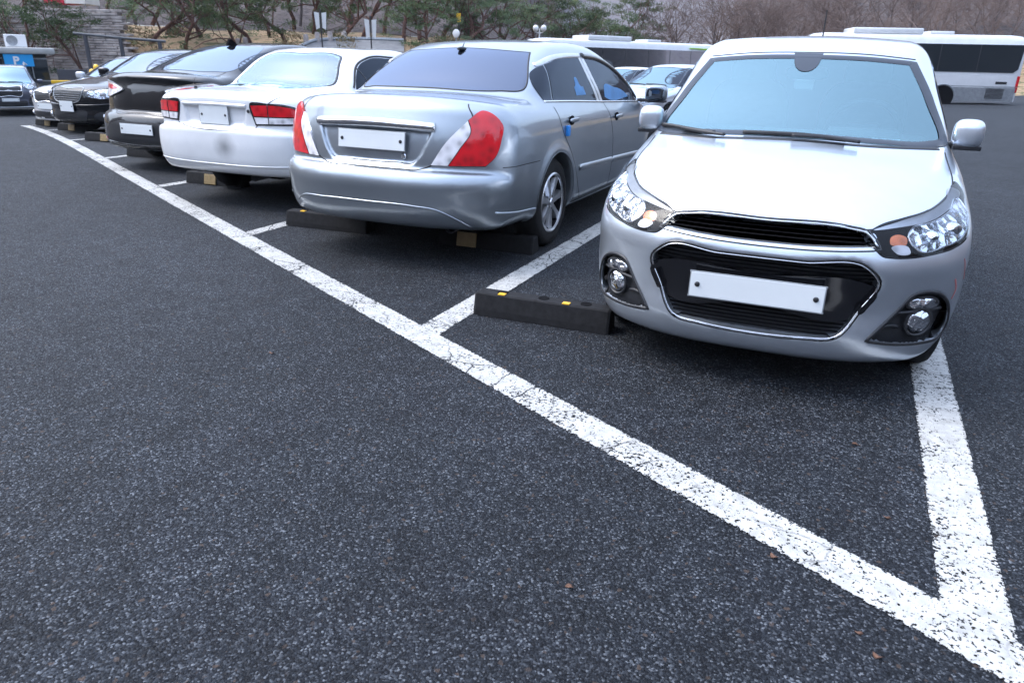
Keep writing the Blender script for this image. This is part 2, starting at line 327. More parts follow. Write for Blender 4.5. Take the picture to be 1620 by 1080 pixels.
class Field:
    """a car body: profile x width fields on a 3D grid, local frame x lateral, y away from the near end, z up"""
    def __init__(s, c):
        h = s.h = c['h']; hw = c['W']/2
        x = np.arange(-hw - 0.06, hw + 0.06 + h, h); y = np.arange(c['y0'] - 0.05, c['y1'] + 0.05 + h, h)
        z = np.arange(c.get('zb', 0.14) - 0.04, c['H'] + 0.06 + h, h)
        s.lo = np.array([x[0], y[0], z[0]]); s.n = (len(x), len(y), len(z))
        X = x[:, None, None]; Y = y[None, :, None]; Z = z[None, None, :]
        ax = np.abs(X)
        nb, npw, nl = c['bow_near']; fb, fp, fl = c['bow_far']
        ye = Y - nb*ax**npw*(1 - sstep(0, nl, Y - c['y0'])) + fb*ax**fp*(1 - sstep(0, fl, c['y1'] - Y))
        lowpoly = catmull(c['low']); uppoly = catmull(c['up'])
        L, U = Map2(lowpoly), Map2(uppoly)
        cr = c.get('crown', 0.05)
        ze = Z + cr*(ax/hw)**c.get('crownp', 2.4)*sstep(0.55, 0.8, Z)
        low = L(ye, ze)
        Wl = spl(c['plan'], y)[None, :, None] + spl(c['sect'], z)[None, None, :]
        low = smax(low, (ax - Wl)*0.96, c.get('k', 0.09))
        ub = c.get('bow_glass', 0.16); 
        yc = c.get('ymid', 2.0)
        yu = Y - ub*(ax/hw)**2*sstep(yc, yc - 0.7, Y)*c.get('ubn', 1) + ub*(ax/hw)**2*sstep(yc, yc + 0.7, Y)*c.get('ubf', 1)
        up = U(yu, Z + c.get('rcrown', 0.05)*(ax/hw)**2)
        Wu = spl(c['upw'], z)[None, None, :] + spl(c['upplan'], y)[None, :, None]
        up = smax(up, (ax - Wu)*0.92, c.get('ku', 0.10))
        F = smin(low, up, c.get('kj', 0.04))
        for yw, zw, R in c['wheels']:
            r = np.hypot(Y - yw, Z - zw)
            F = F - c.get('flare', 0.012)*np.exp(-((r - R - 0.01)/0.045)**2)*sstep(0.45, 0.6, ax)
            F = smax(F, -np.maximum(r - R, (hw - 0.30) - ax), 0.012)
        if 'extra' in c: F = c['extra'](F, X, Y, Z, ax)
        s.F0 = F.astype(np.float32)
        for poly, side, depth in c.get('carve', []):
            if side == 'near': P = poly_sdf(poly, x[:, None], z[None, :])[:, None, :]; msk = Y < c['y0'] + 1.0
            elif side == 'far': P = poly_sdf(poly, x[:, None], z[None, :])[:, None, :]; msk = Y > c['y1'] - 1.0
            else: P = poly_sdf(poly, y[:, None], z[None, :])[None, :, :]; msk = (X > 0.4) if side == 'right' else (X < -0.4)
            cv = np.maximum(F, -np.maximum(P, -(s.F0 + depth)))
            F = np.where(msk, cv, F)
        s.F = np.ascontiguousarray(F.astype(np.float32))
        # signed outside the grid: treated as empty
        s.F[0] = np.maximum(s.F[0], .01); s.F[-1] = np.maximum(s.F[-1], .01)
    def sample(s, P, g=None):
        g = s.F if g is None else g
        q = (np.asarray(P, float) - s.lo)/s.h
        q = np.clip(q, 0, np.array(s.n) - 1.001)
        i = q.astype(int); f = q - i
        st = (s.n[1]*s.n[2], s.n[2], 1); k = i[:, 0]*st[0] + i[:, 1]*st[1] + i[:, 2]; G = g.ravel(); r = 0
        for a in (0, 1):
            for b in (0, 1):
                for c in (0, 1):
                    w = (f[:, 0] if a else 1 - f[:, 0])*(f[:, 1] if b else 1 - f[:, 1])*(f[:, 2] if c else 1 - f[:, 2])
                    r = r + w*G[k + a*st[0] + b*st[1] + c]
        return r
    def grad(s, P, g=None, e=None):
        e = e or s.h*1.2
        G = np.stack([s.sample(P + e*np.eye(3)[k], g) - s.sample(P - e*np.eye(3)[k], g) for k in range(3)], 1)
        return G/(np.linalg.norm(G, axis=1, keepdims=True) + 1e-12)
    def march(s, O, D, g=None, tmax=8.0, t0=0.0):
        """first hit of rays O + t D with the surface (rays that miss: closest approach)"""
        O = np.asarray(O, float); D = np.broadcast_to(np.asarray(D, float), O.shape)
        lo = s.lo; hi = s.lo + s.h*(np.array(s.n) - 1)
        with np.errstate(divide='ignore', invalid='ignore'):
            ta = (lo - O)/D; tb = (hi - O)/D
        tn = np.nanmax(np.where(np.abs(D) < 1e-9, -1e9, np.minimum(ta, tb)), 1); tf = np.nanmin(np.where(np.abs(D) < 1e-9, 1e9, np.maximum(ta, tb)), 1)
        t = np.maximum(tn, t0); hit = np.zeros(len(O), bool); best = t.copy(); bf = np.full(len(O), 1e9)
        prev = t.copy(); fin = t.copy()
        for _ in range(400):
            v = s.sample(O + D*t[:, None], g)
            m = (v < bf) & ~hit; best[m] = t[m]; bf[m] = v[m]
            new = (v <= 0) & ~hit
            fin[new] = t[new]; hit |= new
            act = ~hit & (t < tf)
            if not act.any(): break
            prev[act] = t[act]
            t[act] += np.maximum(v[act]*0.7, s.h*0.35)
        a = prev.copy(); b = fin.copy()
        for _ in range(14):
            m = (a + b)/2; v = s.sample(O + D*m[:, None], g); ins = v <= 0
            b = np.where(ins, m, b); a = np.where(ins, a, m)
        tt = np.where(hit, (a + b)/2, best)
        return O + D*tt[:, None], hit
    def surface(s, g=None):
        """surface nets: vertices, quads, normals"""
        g = s.F if g is None else g
        n = s.n; neg = g < 0
        cnt = np.zeros((n[0]-1, n[1]-1, n[2]-1), np.int8)
        for a in (0, 1):
            for b in (0, 1):
                for c in (0, 1):
                    cnt += neg[a:n[0]-1+a, b:n[1]-1+b, c:n[2]-1+c]
        act = (cnt > 0) & (cnt < 8)
        idx = np.full(act.shape, -1, np.int64); cells = np.argwhere(act); idx[act] = np.arange(len(cells))
        acc = np.zeros((len(cells), 3)); num = np.zeros(len(cells))
        corners = [(a, b, c) for a in (0, 1) for b in (0, 1) for c in (0, 1)]
        val = {c: g[cells[:, 0]+c[0], cells[:, 1]+c[1], cells[:, 2]+c[2]].astype(float) for c in corners}
        for c0 in corners:
            for k in range(3):
                if c0[k] == 0:
                    c1 = list(c0); c1[k] = 1; c1 = tuple(c1)
                    m = (val[c0] < 0) != (val[c1] < 0)
                    t = np.where(m, val[c0]/(val[c0]-val[c1]+1e-20), 0)
                    p = np.array(c0, float)[None, :] + t[:, None]*(np.array(c1)-np.array(c0))[None, :]
                    acc += np.where(m[:, None], p, 0); num += m
        V = s.lo + s.h*(cells + acc/num[:, None])
        Q = []
        for k in range(3):
            o = [0, 1, 2]; o.remove(k); u, v = o
            sl0 = [slice(1, n[i]-1) for i in range(3)]; sl0[k] = slice(0, n[k]-1)
            sl1 = list(sl0); sl1[k] = slice(1, n[k])
            a = neg[tuple(sl0)]; b = neg[tuple(sl1)]
            e = np.argwhere(a != b)
            if not len(e): continue
            off = np.ones(3, int); off[k] = 0
            base = e + off
            flip = a[tuple(e.T)]
            def cell(du, dv):
                c = base.copy(); c[:, u] -= du; c[:, v] -= dv
                return idx[tuple(c.T)]
            q = np.stack([cell(1, 1), cell(0, 1), cell(0, 0), cell(1, 0)], 1)
            if k == 1: q = q[:, ::-1]
            q[~flip] = q[~flip][:, ::-1]
            Q.append(q)
        Q = np.concatenate(Q); Q = Q[(Q >= 0).all(1)]
        for _ in range(2):
            N = s.grad(V, g); V = V - N*np.clip(s.sample(V, g), -s.h, s.h)[:, None]*0.8
        return V, Q, s.grad(V, g)
# ---------------------------------------------------------------- body shapes of the cars
def mirror(poly): return np.array([(-a, b) for a, b in poly][::-1])
SPARK = dict(h=0.013, W=1.60, H=1.485, y0=-0.02, y1=3.60,
    low=[(0.10, 0.150, 'c'), (0.03, 0.185), (0.004, 0.27), (0.012, 0.40), (0.005, 0.50), (0.0, 0.58), (0.02, 0.645), (0.055, 0.70), (0.13, 0.765), (0.30, 0.838), (0.55, 0.905), (0.80, 0.955), (1.02, 0.985), (1.6, 0.99), (2.6, 0.99), (3.3, 0.98), (3.52, 0.90), (3.585, 0.65), (3.57, 0.40), (3.45, 0.22, 'c')],
    up=[(0.72, 0.90, 'c'), (1.02, 1.06), (1.30, 1.225), (1.55, 1.36), (1.72, 1.435), (1.95, 1.472), (2.3, 1.485), (2.8, 1.468), (3.2, 1.42), (3.36, 1.34), (3.48, 1.1), (3.55, 0.80, 'c'), (2.2, 0.7)],
    bow_near=(0.82, 3.1, 1.5), bow_far=(0.35, 3, 0.8), crown=0.075, crownp=2.6,
    plan=[(-0.1, 0.74), (0.15, 0.765), (0.45, 0.788), (0.75, 0.797), (1.6, 0.792), (2.8, 0.792), (3.3, 0.775), (3.7, 0.70)],
    sect=[(0.10, -0.10), (0.22, -0.05), (0.33, -0.022), (0.45, -0.006), (0.6, 0.0), (0.75, -0.004), (0.86, -0.02), (0.95, -0.05), (1.02, -0.08), (1.3, -0.16)],
    upw=[(0.7, 0.75), (0.9, 0.735), (1.0, 0.715), (1.2, 0.658), (1.38, 0.602), (1.5, 0.56)], upplan=[(0, 0.0), (0.9, 0.0), (2.2, 0.01), (3.0, -0.01), (3.6, -0.06)],
    bow_glass=0.20, ymid=2.2, rcrown=0.06, ku=0.07, kj=0.05, k=0.10,
    wheels=[(0.735, 0.285, 0.32), (3.115, 0.285, 0.32)])
SM5 = dict(h=0.014, W=1.79, H=1.50, y0=-0.07, y1=4.84,
    low=[(0.16, 0.26, 'c'), (0.02, 0.29), (-0.025, 0.36), (-0.045, 0.48), (-0.05, 0.575), (-0.02, 0.632), (0.03, 0.655, 'c'), (0.035, 0.75), (0.05, 0.86), (0.085, 0.97), (0.115, 1.035), (0.17, 1.068), (0.35, 1.082), (0.75, 1.09), (1.5, 1.06), (2.6, 1.02), (3.55, 0.985), (4.1, 0.90), (4.6, 0.77), (4.78, 0.60), (4.82, 0.42), (4.75, 0.25, 'c'), (2.5, 0.21)],
    up=[(0.55, 0.95, 'c'), (0.72, 1.075), (1.00, 1.25), (1.25, 1.362), (1.48, 1.425), (1.85, 1.462), (2.2, 1.468), (2.6, 1.445), (2.95, 1.37), (3.35, 1.20), (3.80, 0.95, 'c'), (2.2, 0.7)],
    bow_near=(0.45, 3.2, 1.6), bow_far=(0.5, 3, 1.2), crown=0.07, crownp=2.6,
    plan=[(-0.1, 0.845), (0.15, 0.875), (0.5, 0.893), (1.1, 0.897), (2.2, 0.893), (3.8, 0.888), (4.4, 0.85), (4.9, 0.76)],
    sect=[(0.10, -0.08), (0.25, -0.035), (0.40, -0.012), (0.6, 0.0), (0.75, -0.004), (0.9, -0.02), (1.0, -0.05), (1.08, -0.085), (1.3, -0.17)],
    upw=[(0.7, 0.86), (0.95, 0.835), (1.05, 0.81), (1.2, 0.745), (1.36, 0.665), (1.5, 0.58)], upplan=[(0, -0.13), (0.5, -0.09), (1.1, -0.03), (1.9, 0.0), (2.8, -0.01), (3.8, -0.04)],
    bow_glass=0.22, ymid=2.1, rcrown=0.06, ku=0.09, kj=0.06, k=0.11,
    wheels=[(1.085, 0.325, 0.368), (3.86, 0.325, 0.365)])
OLDSAL = dict(h=0.018, W=1.70, H=1.42, y0=-0.06, y1=4.38,
    low=[(0.14, 0.30, 'c'), (0.02, 0.315), (-0.03, 0.39), (-0.045, 0.50), (-0.04, 0.62), (-0.02, 0.70), (0.035, 0.715, 'c'), (0.035, 0.82), (0.035, 0.90), (0.04, 0.955), (0.08, 0.988), (0.25, 1.01), (0.8, 1.035), (1.5, 1.0), (2.5, 0.97), (3.3, 0.93), (4.0, 0.82), (4.3, 0.68), (4.36, 0.45), (4.3, 0.25, 'c'), (2.2, 0.22)],
    up=[(0.6, 0.92, 'c'), (0.78, 1.03), (0.98, 1.17), (1.16, 1.29), (1.36, 1.365), (1.75, 1.395), (2.2, 1.39), (2.6, 1.32), (3.0, 1.13), (3.3, 0.92, 'c'), (2, 0.7)],
    bow_near=(0.30, 3.6, 1.2), bow_far=(0.5, 3, 1.2), crown=0.05, crownp=2.6,
    plan=[(-0.1, 0.81), (0.15, 0.83), (0.5, 0.845), (1.1, 0.85), (2.2, 0.85), (3.6, 0.84), (4.5, 0.76)],
    sect=[(0.10, -0.10), (0.27, -0.05), (0.40, -0.018), (0.6, 0.0), (0.75, -0.006), (0.9, -0.03), (1.0, -0.06), (1.3, -0.17)],
    upw=[(0.7, 0.83), (0.95, 0.80), (1.02, 0.775), (1.2, 0.69), (1.34, 0.61), (1.45, 0.55)], upplan=[(0, -0.08), (0.8, -0.03), (1.5, 0.0), (2.8, -0.01), (3.8, -0.04)],
    bow_glass=0.20, ymid=2.1, rcrown=0.05, ku=0.08, kj=0.04, k=0.10, wheels=[(0.93, 0.30, 0.345), (3.55, 0.30, 0.345)])
NEWSAL = dict(h=0.02, W=1.84, H=1.48, y0=-0.02, y1=4.75,
    low=[(0.22, 0.22, 'c'), (0.05, 0.25), (0.0, 0.33), (0.0, 0.45), (0.015, 0.56), (0.06, 0.635), (0.12, 0.66, 'c'), (0.13, 0.76), (0.16, 0.90), (0.19, 0.99), (0.18, 1.045), (0.21, 1.065), (0.5, 1.085), (0.9, 1.10), (1.5, 1.06), (2.6, 1.02), (3.55, 0.985), (4.1, 0.90), (4.6, 0.77), (4.72, 0.60), (4.74, 0.42), (4.65, 0.25, 'c'), (2.5, 0.21)],
    up=[(0.4, 0.98, 'c'), (0.64, 1.10), (0.95, 1.215), (1.3, 1.335), (1.65, 1.42), (2.0, 1.455), (2.35, 1.455), (2.7, 1.42), (3.1, 1.29), (3.75, 0.95, 'c'), (2.2, 0.7)],
    bow_near=(0.40, 3.2, 1.5), bow_far=(0.5, 3, 1.2), crown=0.06, crownp=2.6,
    plan=[(-0.1, 0.87), (0.15, 0.89), (0.5, 0.905), (1.1, 0.918), (2.2, 0.915), (3.8, 0.90), (4.4, 0.85), (4.9, 0.76)],
    sect=[(0.10, -0.10), (0.25, -0.05), (0.40, -0.018), (0.6, 0.0), (0.75, -0.004), (0.9, -0.02), (1.0, -0.05), (1.08, -0.085), (1.3, -0.17)],
    upw=[(0.7, 0.88), (0.95, 0.855), (1.05, 0.82), (1.2, 0.745), (1.36, 0.655), (1.5, 0.58)], upplan=[(0, -0.12), (0.6, -0.07), (1.1, -0.02), (1.9, 0.0), (2.8, -0.01), (3.8, -0.04)],
    bow_glass=0.24, ymid=2.1, rcrown=0.06, ku=0.09, kj=0.05, k=0.10, wheels=[(1.0, 0.33, 0.365), (3.80, 0.33, 0.365)])
FRONT = dict(h=0.02, W=1.83, H=1.47, y0=-0.02, y1=4.72,
    low=[(0.14, 0.21, 'c'), (0.03, 0.24), (0.0, 0.33), (0.01, 0.46), (0.0, 0.56), (0.015, 0.68), (0.05, 0.765), (0.14, 0.815), (0.5, 0.89), (0.95, 0.955), (1.25, 0.985), (2, 1.0), (3.2, 1.02), (4.0, 1.06), (4.5, 1.05), (4.66, 0.9), (4.7, 0.6), (4.6, 0.25, 'c'), (2.4, 0.21)],
    up=[(0.95, 0.90, 'c'), (1.25, 1.04), (1.65, 1.25), (1.95, 1.385), (2.25, 1.445), (2.6, 1.465), (3.1, 1.43), (3.5, 1.32), (4.05, 1.05), (4.2, 0.92, 'c'), (2.5, 0.7)],
    bow_near=(0.55, 3.0, 1.5), bow_far=(0.4, 3, 1.2), crown=0.06, crownp=2.6,
    plan=[(-0.1, 0.86), (0.15, 0.88), (0.6, 0.905), (1.1, 0.912), (2.2, 0.912), (3.8, 0.90), (4.4, 0.86), (4.9, 0.8)],
    sect=[(0.10, -0.10), (0.25, -0.05), (0.40, -0.018), (0.6, 0.0), (0.75, -0.004), (0.9, -0.02), (1.0, -0.05), (1.08, -0.085), (1.3, -0.17)],
    upw=[(0.7, 0.88), (0.95, 0.85), (1.05, 0.81), (1.2, 0.745), (1.36, 0.665), (1.5, 0.58)], upplan=[(0, 0), (0.9, 0), (2.2, 0.0), (3.2, -0.03), (4.2, -0.10)],
    bow_glass=0.24, ymid=2.6, rcrown=0.06, ku=0.09, kj=0.05, k=0.10, wheels=[(0.92, 0.32, 0.355), (3.70, 0.32, 0.355)])
SUV = dict(h=0.03, W=1.85, H=1.72, y0=-0.02, y1=4.65, zb=.2,
    low=[(0.14, 0.26, 'c'), (0.03, 0.30), (0.0, 0.42), (0.01, 0.58), (0.0, 0.70), (0.02, 0.88), (0.06, 0.98), (0.16, 1.03), (0.5, 1.08), (0.95, 1.12), (1.25, 1.13), (3.0, 1.13), (4.4, 1.10), (4.6, 0.9), (4.62, 0.5), (4.5, 0.28, 'c'), (2.4, 0.26)],
    up=[(0.85, 1.05, 'c'), (1.2, 1.24), (1.5, 1.46), (1.75, 1.60), (2.1, 1.68), (2.6, 1.71), (3.4, 1.69), (4.1, 1.62), (4.4, 1.4), (4.6, 1.0, 'c'), (2.5, 0.8)],
    bow_near=(0.5, 3.0, 1.5), bow_far=(0.3, 3, 1.0), crown=0.05, crownp=2.6,
    plan=[(-0.1, 0.86), (0.15, 0.885), (0.6, 0.915), (1.1, 0.922), (3.8, 0.92), (4.4, 0.88), (4.9, 0.84)],
    sect=[(0.20, -0.06), (0.40, -0.018), (0.6, 0.0), (0.85, -0.004), (1.0, -0.03), (1.1, -0.06), (1.3, -0.17)],
    upw=[(0.9, 0.88), (1.1, 0.83), (1.3, 0.755), (1.55, 0.665), (1.75, 0.6)], upplan=[(0, 0), (0.9, 0), (2.2, 0.0), (4.2, -0.05)],
    bow_glass=0.2, ymid=2.6, rcrown=0.05, ku=0.09, kj=0.05, k=0.10, wheels=[(0.90, 0.35, 0.39), (3.6, 0.35, 0.39)])
# ---------------------------------------------------------------- car builder
AX = {'near': ((0, 1, 0), (1, 0, 0), (0, 0, 1)), 'far': ((0, -1, 0), (1, 0, 0), (0, 0, 1)), 'right': ((-1, 0, 0), (0, 1, 0), (0, 0, 1)),
      'left': ((1, 0, 0), (0, 1, 0), (0, 0, 1)), 'top': ((0, 0, -1), (1, 0, 0), (0, 1, 0))}
def axis3(axis):
    if isinstance(axis, str): return [np.array(v, float) for v in AX[axis]]
    d = np.array(axis, float); d /= np.linalg.norm(d)
    e1 = np.cross(d, (0, 0, 1.0)); e1 /= np.linalg.norm(e1); return [d, e1, np.cross(e1, d)]
def mir(pts): return [((-p[0],) + tuple(p[1:])) for p in pts][::-1]
def superell(c, d, e=0.5, nu=28, nv=16, rot=None):
    def pw(v): return math.copysign(abs(v)**e, v)
    V = []; F = []
    for j in range(nv + 1):
        t = -math.pi/2 + math.pi*j/nv
        for i in range(nu):
            p = 2*math.pi*i/nu
            q = Vector((d[0]/2*pw(math.cos(t))*pw(math.cos(p)), d[1]/2*pw(math.cos(t))*pw(math.sin(p)), d[2]/2*pw(math.sin(t))))
            if rot: q = rot @ q
            V.append(q + Vector(c))
    for j in range(nv):
        for i in range(nu): F.append((j*nu+i, j*nu+(i+1) % nu, (j+1)*nu+(i+1) % nu, (j+1)*nu+i))
    return V, F
class Car:
    def __init__(s, name, label, cat, spec, loc, psi=0.0, group=None):
        s.root = tag(empty(name, loc, psi), label, cat, group); s.F = Field(spec); s.c = spec; s.hw = spec['W']/2
    def onto(s, pts, axis, g=None):
        d, e1, e2 = axis3(axis); P = np.asarray(pts, float)
        if P.shape[1] == 3 and not isinstance(axis, str): P = np.stack([P @ e1, P @ e2], 1)
        O = P[:, :1]*e1 + P[:, 1:2]*e2 - d*6.0
        Q, hit = s.F.march(O, d, g, tmax=12)
        N = s.F.grad(Q, s.F.F0 if g is None else g)
        return Q, N, hit
    def body(s, mat, panels=(), holes=(), name='body', liner=None):
        V, Q, N = s.F.surface(); C = V[Q].mean(1); NC = N[Q].mean(1)
        def inside(axis, poly, pred, C, NC):
            d, e1, e2 = axis3(axis); a = C @ e1; b = C @ e2
            return (poly_sdf(np.asarray(poly), a, b) < 0) & ((NC @ d) < 0.25) & (pred(C) if pred else True)
        keep = np.ones(len(Q), bool)
        for h in holes: keep &= ~inside(*h, C, NC)
        lab = np.zeros(len(Q), int)
        for k, (nm, axis, poly, pred) in enumerate(panels): lab[keep & (lab == 0) & inside(axis, poly, pred, C, NC)] = k + 1
        under = keep & (lab == 0) & (NC[:, 2] < -0.75) & (C[:, 2] < 0.45)
        def sub(nm, m, mt, par):
            q = Q[m]
            if not len(q): return None
            u, inv = np.unique(q.ravel(), return_inverse=True)
            return link(nm, V[u], inv.reshape(-1, 4), mt, par, True, N[u])
        s.bodyobj = sub(name, keep & (lab == 0) & ~under, mat, s.root)
        sub('underbody', under, 'under', s.root)
        out = {}
        for k, (nm, *_r) in enumerate(panels): out.setdefault(nm, []).append(sub(nm, lab == k + 1, mat, s.root))
        if liner:
            g = s.F.F0 + 0.035; V2, Q2, N2 = s.F.surface(g); C2 = V2[Q2].mean(1); NC2 = N2[Q2].mean(1)
            k2 = C2[:, 2] > 0.62
            for h in holes: k2 &= ~inside(*h, C2, NC2)
            q = Q2[k2]; u, inv = np.unique(q.ravel(), return_inverse=True); link('cabin_liner', V2[u], inv.reshape(-1, 4), liner, s.root, True, -N2[u])
        return out
    def patch(s, name, outline, axis, mat, off=0.003, thick=0.008, res=0.025, parent=None, g=None, smooth=True):
        d, e1, e2 = axis3(axis)
        c = catmull(outline, True, res*0.6) if smooth else catmull([tuple(q for q in p if not isinstance(q, str)) + ('c',) for p in outline], True, res*0.6)
        if c.shape[1] == 3: c = np.stack([c @ e1, c @ e2], 1)
        lo, hi = c.min(0), c.max(0)
        ga, gb = np.meshgrid(np.arange(lo[0], hi[0], res), np.arange(lo[1], hi[1], res), indexing='ij')
        ga = ga + (np.arange(gb.shape[1]) % 2)[None, :]*res*0.5
        sd_ = poly_sdf(c, ga, gb); m = sd_ < -res*0.45
        pts = np.concatenate([c, np.stack([ga[m], gb[m]], 1)]) if m.any() else c
        r = delaunay_2d_cdt([Vector(p) for p in pts], [], [list(range(len(c)))], 1, 1e-6)
        P2 = np.array([tuple(v) for v in r[0]]); T = [tuple(f) for f in r[2]]
        Q, N, hit = s.onto(P2, axis, g)
        T = [f if np.dot(np.cross(Q[f[1]]-Q[f[0]], Q[f[2]]-Q[f[0]]), N[f[0]]) > 0 else f[::-1] for f in T]
        V = Q + N*off
        nrm = N.copy()
        if thick:
            cnt = {}
            for f in T:
                for i in range(len(f)):
                    a, b = f[i], f[(i+1) % len(f)]; cnt[(a, b)] = 1
            be = [(a, b) for (a, b) in cnt if (b, a) not in cnt]
            ids = sorted({i for e in be for i in e}); mp = {v: k for k, v in enumerate(ids)}; n0 = len(V); nb = len(ids)
            cen = V.mean(0); lat = V[ids] - cen; lat -= N[ids]*(lat*N[ids]).sum(1, keepdims=True); lat /= np.linalg.norm(lat, axis=1, keepdims=True) + 1e-9
            V = np.concatenate([V, V[ids], V[ids] - N[ids]*thick]); nrm = np.concatenate([nrm, lat, lat])
            T = T + [(n0+mp[b], n0+mp[a], n0+nb+mp[a], n0+nb+mp[b]) for a, b in be]
        return link(name, V, T, mat, parent or s.root, True, nrm)
    def strip(s, name, pts, axis, w, h, mat, closed=False, off=0.001, parent=None, g=None, smooth=True, n=5, step=0.015):
        c = catmull(pts, closed, step)
        Q, N, hit = s.onto(c, axis, g); m = len(Q)
        if closed: T = np.roll(Q, -1, 0) - np.roll(Q, 1, 0)
        else: T = np.gradient(Q, axis=0)
        T /= np.linalg.norm(T, axis=1, keepdims=True) + 1e-9
        B = np.cross(T, N); B /= np.linalg.norm(B, axis=1, keepdims=True) + 1e-9
        V = []; Fc = []
        for k in range(n):
            a = math.pi*k/(n-1); V.append(Q + N*(off + h*math.sin(a)) - B*(math.cos(a)*w/2))
        V = np.stack(V, 1).reshape(-1, 3)
        for i in range(m if closed else m-1):
            j = (i+1) % m
            for k in range(n-1): Fc.append((i*n+k, j*n+k, j*n+k+1, i*n+k+1))
        if not closed: Fc += [tuple(range(n)), tuple(range((m-1)*n, m*n))[::-1]]
        return link(name, V, Fc, mat, parent or s.root, h > 0.0015)
    def wheel(s, yc, zc, Rr, w, rr, side, spokes=7, fine=True, rimmat='satin'):
        x = side*(s.hw - 0.025 - w/2); n = 56 if fine else 28; m = MB(); h = w/2
        prof = [(rr-.012, -h+.02), (rr+.004, -h+.004), (rr+.03, -h), (Rr-.05, -h-.002), (Rr-.018, -h+.012), (Rr, -h+.04), (Rr, h-.04), (Rr-.018, h-.012), (Rr-.05, h+.002), (rr+.03, h), (rr+.004, h-.004), (rr-.012, h-.02)]
        m.lathe(prof, (x, yc, zc), 'x', n, side); t = m.build('wheel', 'rubber', s.root, True)
        r = MB(); r.lathe([(rr+.004, h-.012), (rr-.012, h-.006), (rr-.03, h-.02), (rr-.035, h-.09), (0.03, h-.09)], (x, yc, zc), 'x', n, side); r.build('rim_barrel', 'under', t, True)
        q = MB(); q.lathe([(rr+.006, h-.004), (rr-.004, h+.002), (rr-.016, h-.004), (rr-.022, h-.03)], (x, yc, zc), 'x', n, side)
        q.lathe([(0.001, h-.004), (.028, h-.004), (.034, h-.012), (.07, h-.02), (.075, h-.06)], (x, yc, zc), 'x', 24, side)
        for k in range(spokes):
            a = 2*math.pi*k/spokes + 0.2; ca, sa = math.cos(a), math.sin(a)
            def pl(rad, tan, hh): return (x + side*hh, yc + rad*ca - tan*sa, zc + rad*sa + tan*ca)
            r0, r1 = .05, rr-.012; w0, w1 = .026, .042; V = []
            for rad, ww, ht in ((r0, w0, h-.014), ((r0+r1)/2, w0*.95, h-.010), (r1, w1, h-.012)):
                V += [pl(rad, -ww, ht-.03), pl(rad, -ww*.75, ht), pl(rad, ww*.75, ht), pl(rad, ww, ht-.03)]
            F_ = []
            for i in range(2):
                for j in range(3): F_.append((i*4+j, i*4+j+1, (i+1)*4+j+1, (i+1)*4+j))
            q.add(V, F_ if side > 0 else [f[::-1] for f in F_])
        q.build('rim', rimmat, t, True)
        if fine:
            for k in range(5):
                b = MB(); a = 2*math.pi*k/5; b.lathe([(.001, h-.012), (.008, h-.012), (.009, h-.03)], (x, yc+.045*math.cos(a), zc+.045*math.sin(a)), 'x', 8, side); b.build('wheel_nut', 'bolt', t, True)
        return t
    def wheels(s, Rr, w, rr, spokes=7, fine=True):
        for yw, zw, _ in s.c['wheels']:
            for sd_ in (1, -1): s.wheel(yw, Rr, Rr, w, rr, sd_, spokes, fine)
    def plate(s, c, w, h, tilt=0.0, mat='plate', bolts=True):
        rot = Matrix.Rotation(tilt, 3, 'X'); m = MB(); m.box(c, (w, .008, h), rot, .003)
        p = m.build('license_plate', mat, s.root)
        if bolts:
            for sx in (-1, 1):
                b = MB(); q = Vector(c) + rot @ Vector((sx*(w/2-.03), -.004, 0.0)); b.lathe([(.011, .002), (.011, -.003), (.006, -.006), (.001, -.006)], q, 'y', 12); b.build('plate_bolt', 'bolt', p, True)
        f = MB(); z0 = .006
        for (cx, cz, dx, dz) in ((0, h/2, w+.012, .008), (0, -h/2, w+.012, .008), (w/2, 0, .008, h-.008), (-w/2, 0, .008, h-.008)):
            f.box(Vector(c) + rot @ Vector((cx, .001, cz)), (dx, .008, dz), rot, .002)
        f.build('plate_frame', 'galv' if mat == 'plate' else mat, p)
        return p
    def mirror_(s, side, y, z, mat, lower='plastic', sz=(.20, .13, .145), x=None, face=1):
        x = x if x is not None else s.hw + 0.09
        V, F_ = superell((side*x, y, z), sz, 0.62, rot=Matrix.Rotation(side*R(-8*face), 3, 'Z')); o = link('mirror', V, F_, mat, s.root)
        m = MB(); m.box((side*x, y+.0, z-sz[2]*.46), (sz[0]*.9, sz[1]*.8, .022), None, .008); m.box((side*(x-sz[0]*.55), y+.01, z-sz[2]*.42), (.14, .06, .03), None, .01); m.build('mirror_foot', lower, o)
        V, F_ = superell((side*x, y+face*sz[1]*.42, z), (sz[0]*.84, .03, sz[2]*.78), 0.5); link('mirror_glass', V, F_, 'darkscreen', o)
        return o
    def handle(s, side, y, z, mat):
        P, N, _ = s.onto([(y, z), (y+.02, z)], 'right' if side > 0 else 'left'); p, n = Vector(P[0]), Vector(N[0])
        V, F_ = superell(p + n*.001, (.012, .11, .075), .8); cup = link('handle_recess', V, F_, 'under', s.root)
        V, F_ = superell(p + n*.028 + Vector((0, 0, .002)), (.022, .20, .032), .7); link('door_handle', V, F_, mat, s.root)
    def antenna(s, x, y, mat='plastic', h=.06):
        P, N, _ = s.onto([(x, y)], 'top'); p = Vector(P[0])
        V, F_ = superell(p + Vector((0, 0, .008)), (.05, .12, .03), .8); o = link('antenna', V, F_, mat, s.root)
        m = MB(); m.tube([p + Vector((0, 0, .01)), p + Vector((0, h*.7, h))], [.007, .003], 6); m.build('antenna_mast', mat, o)
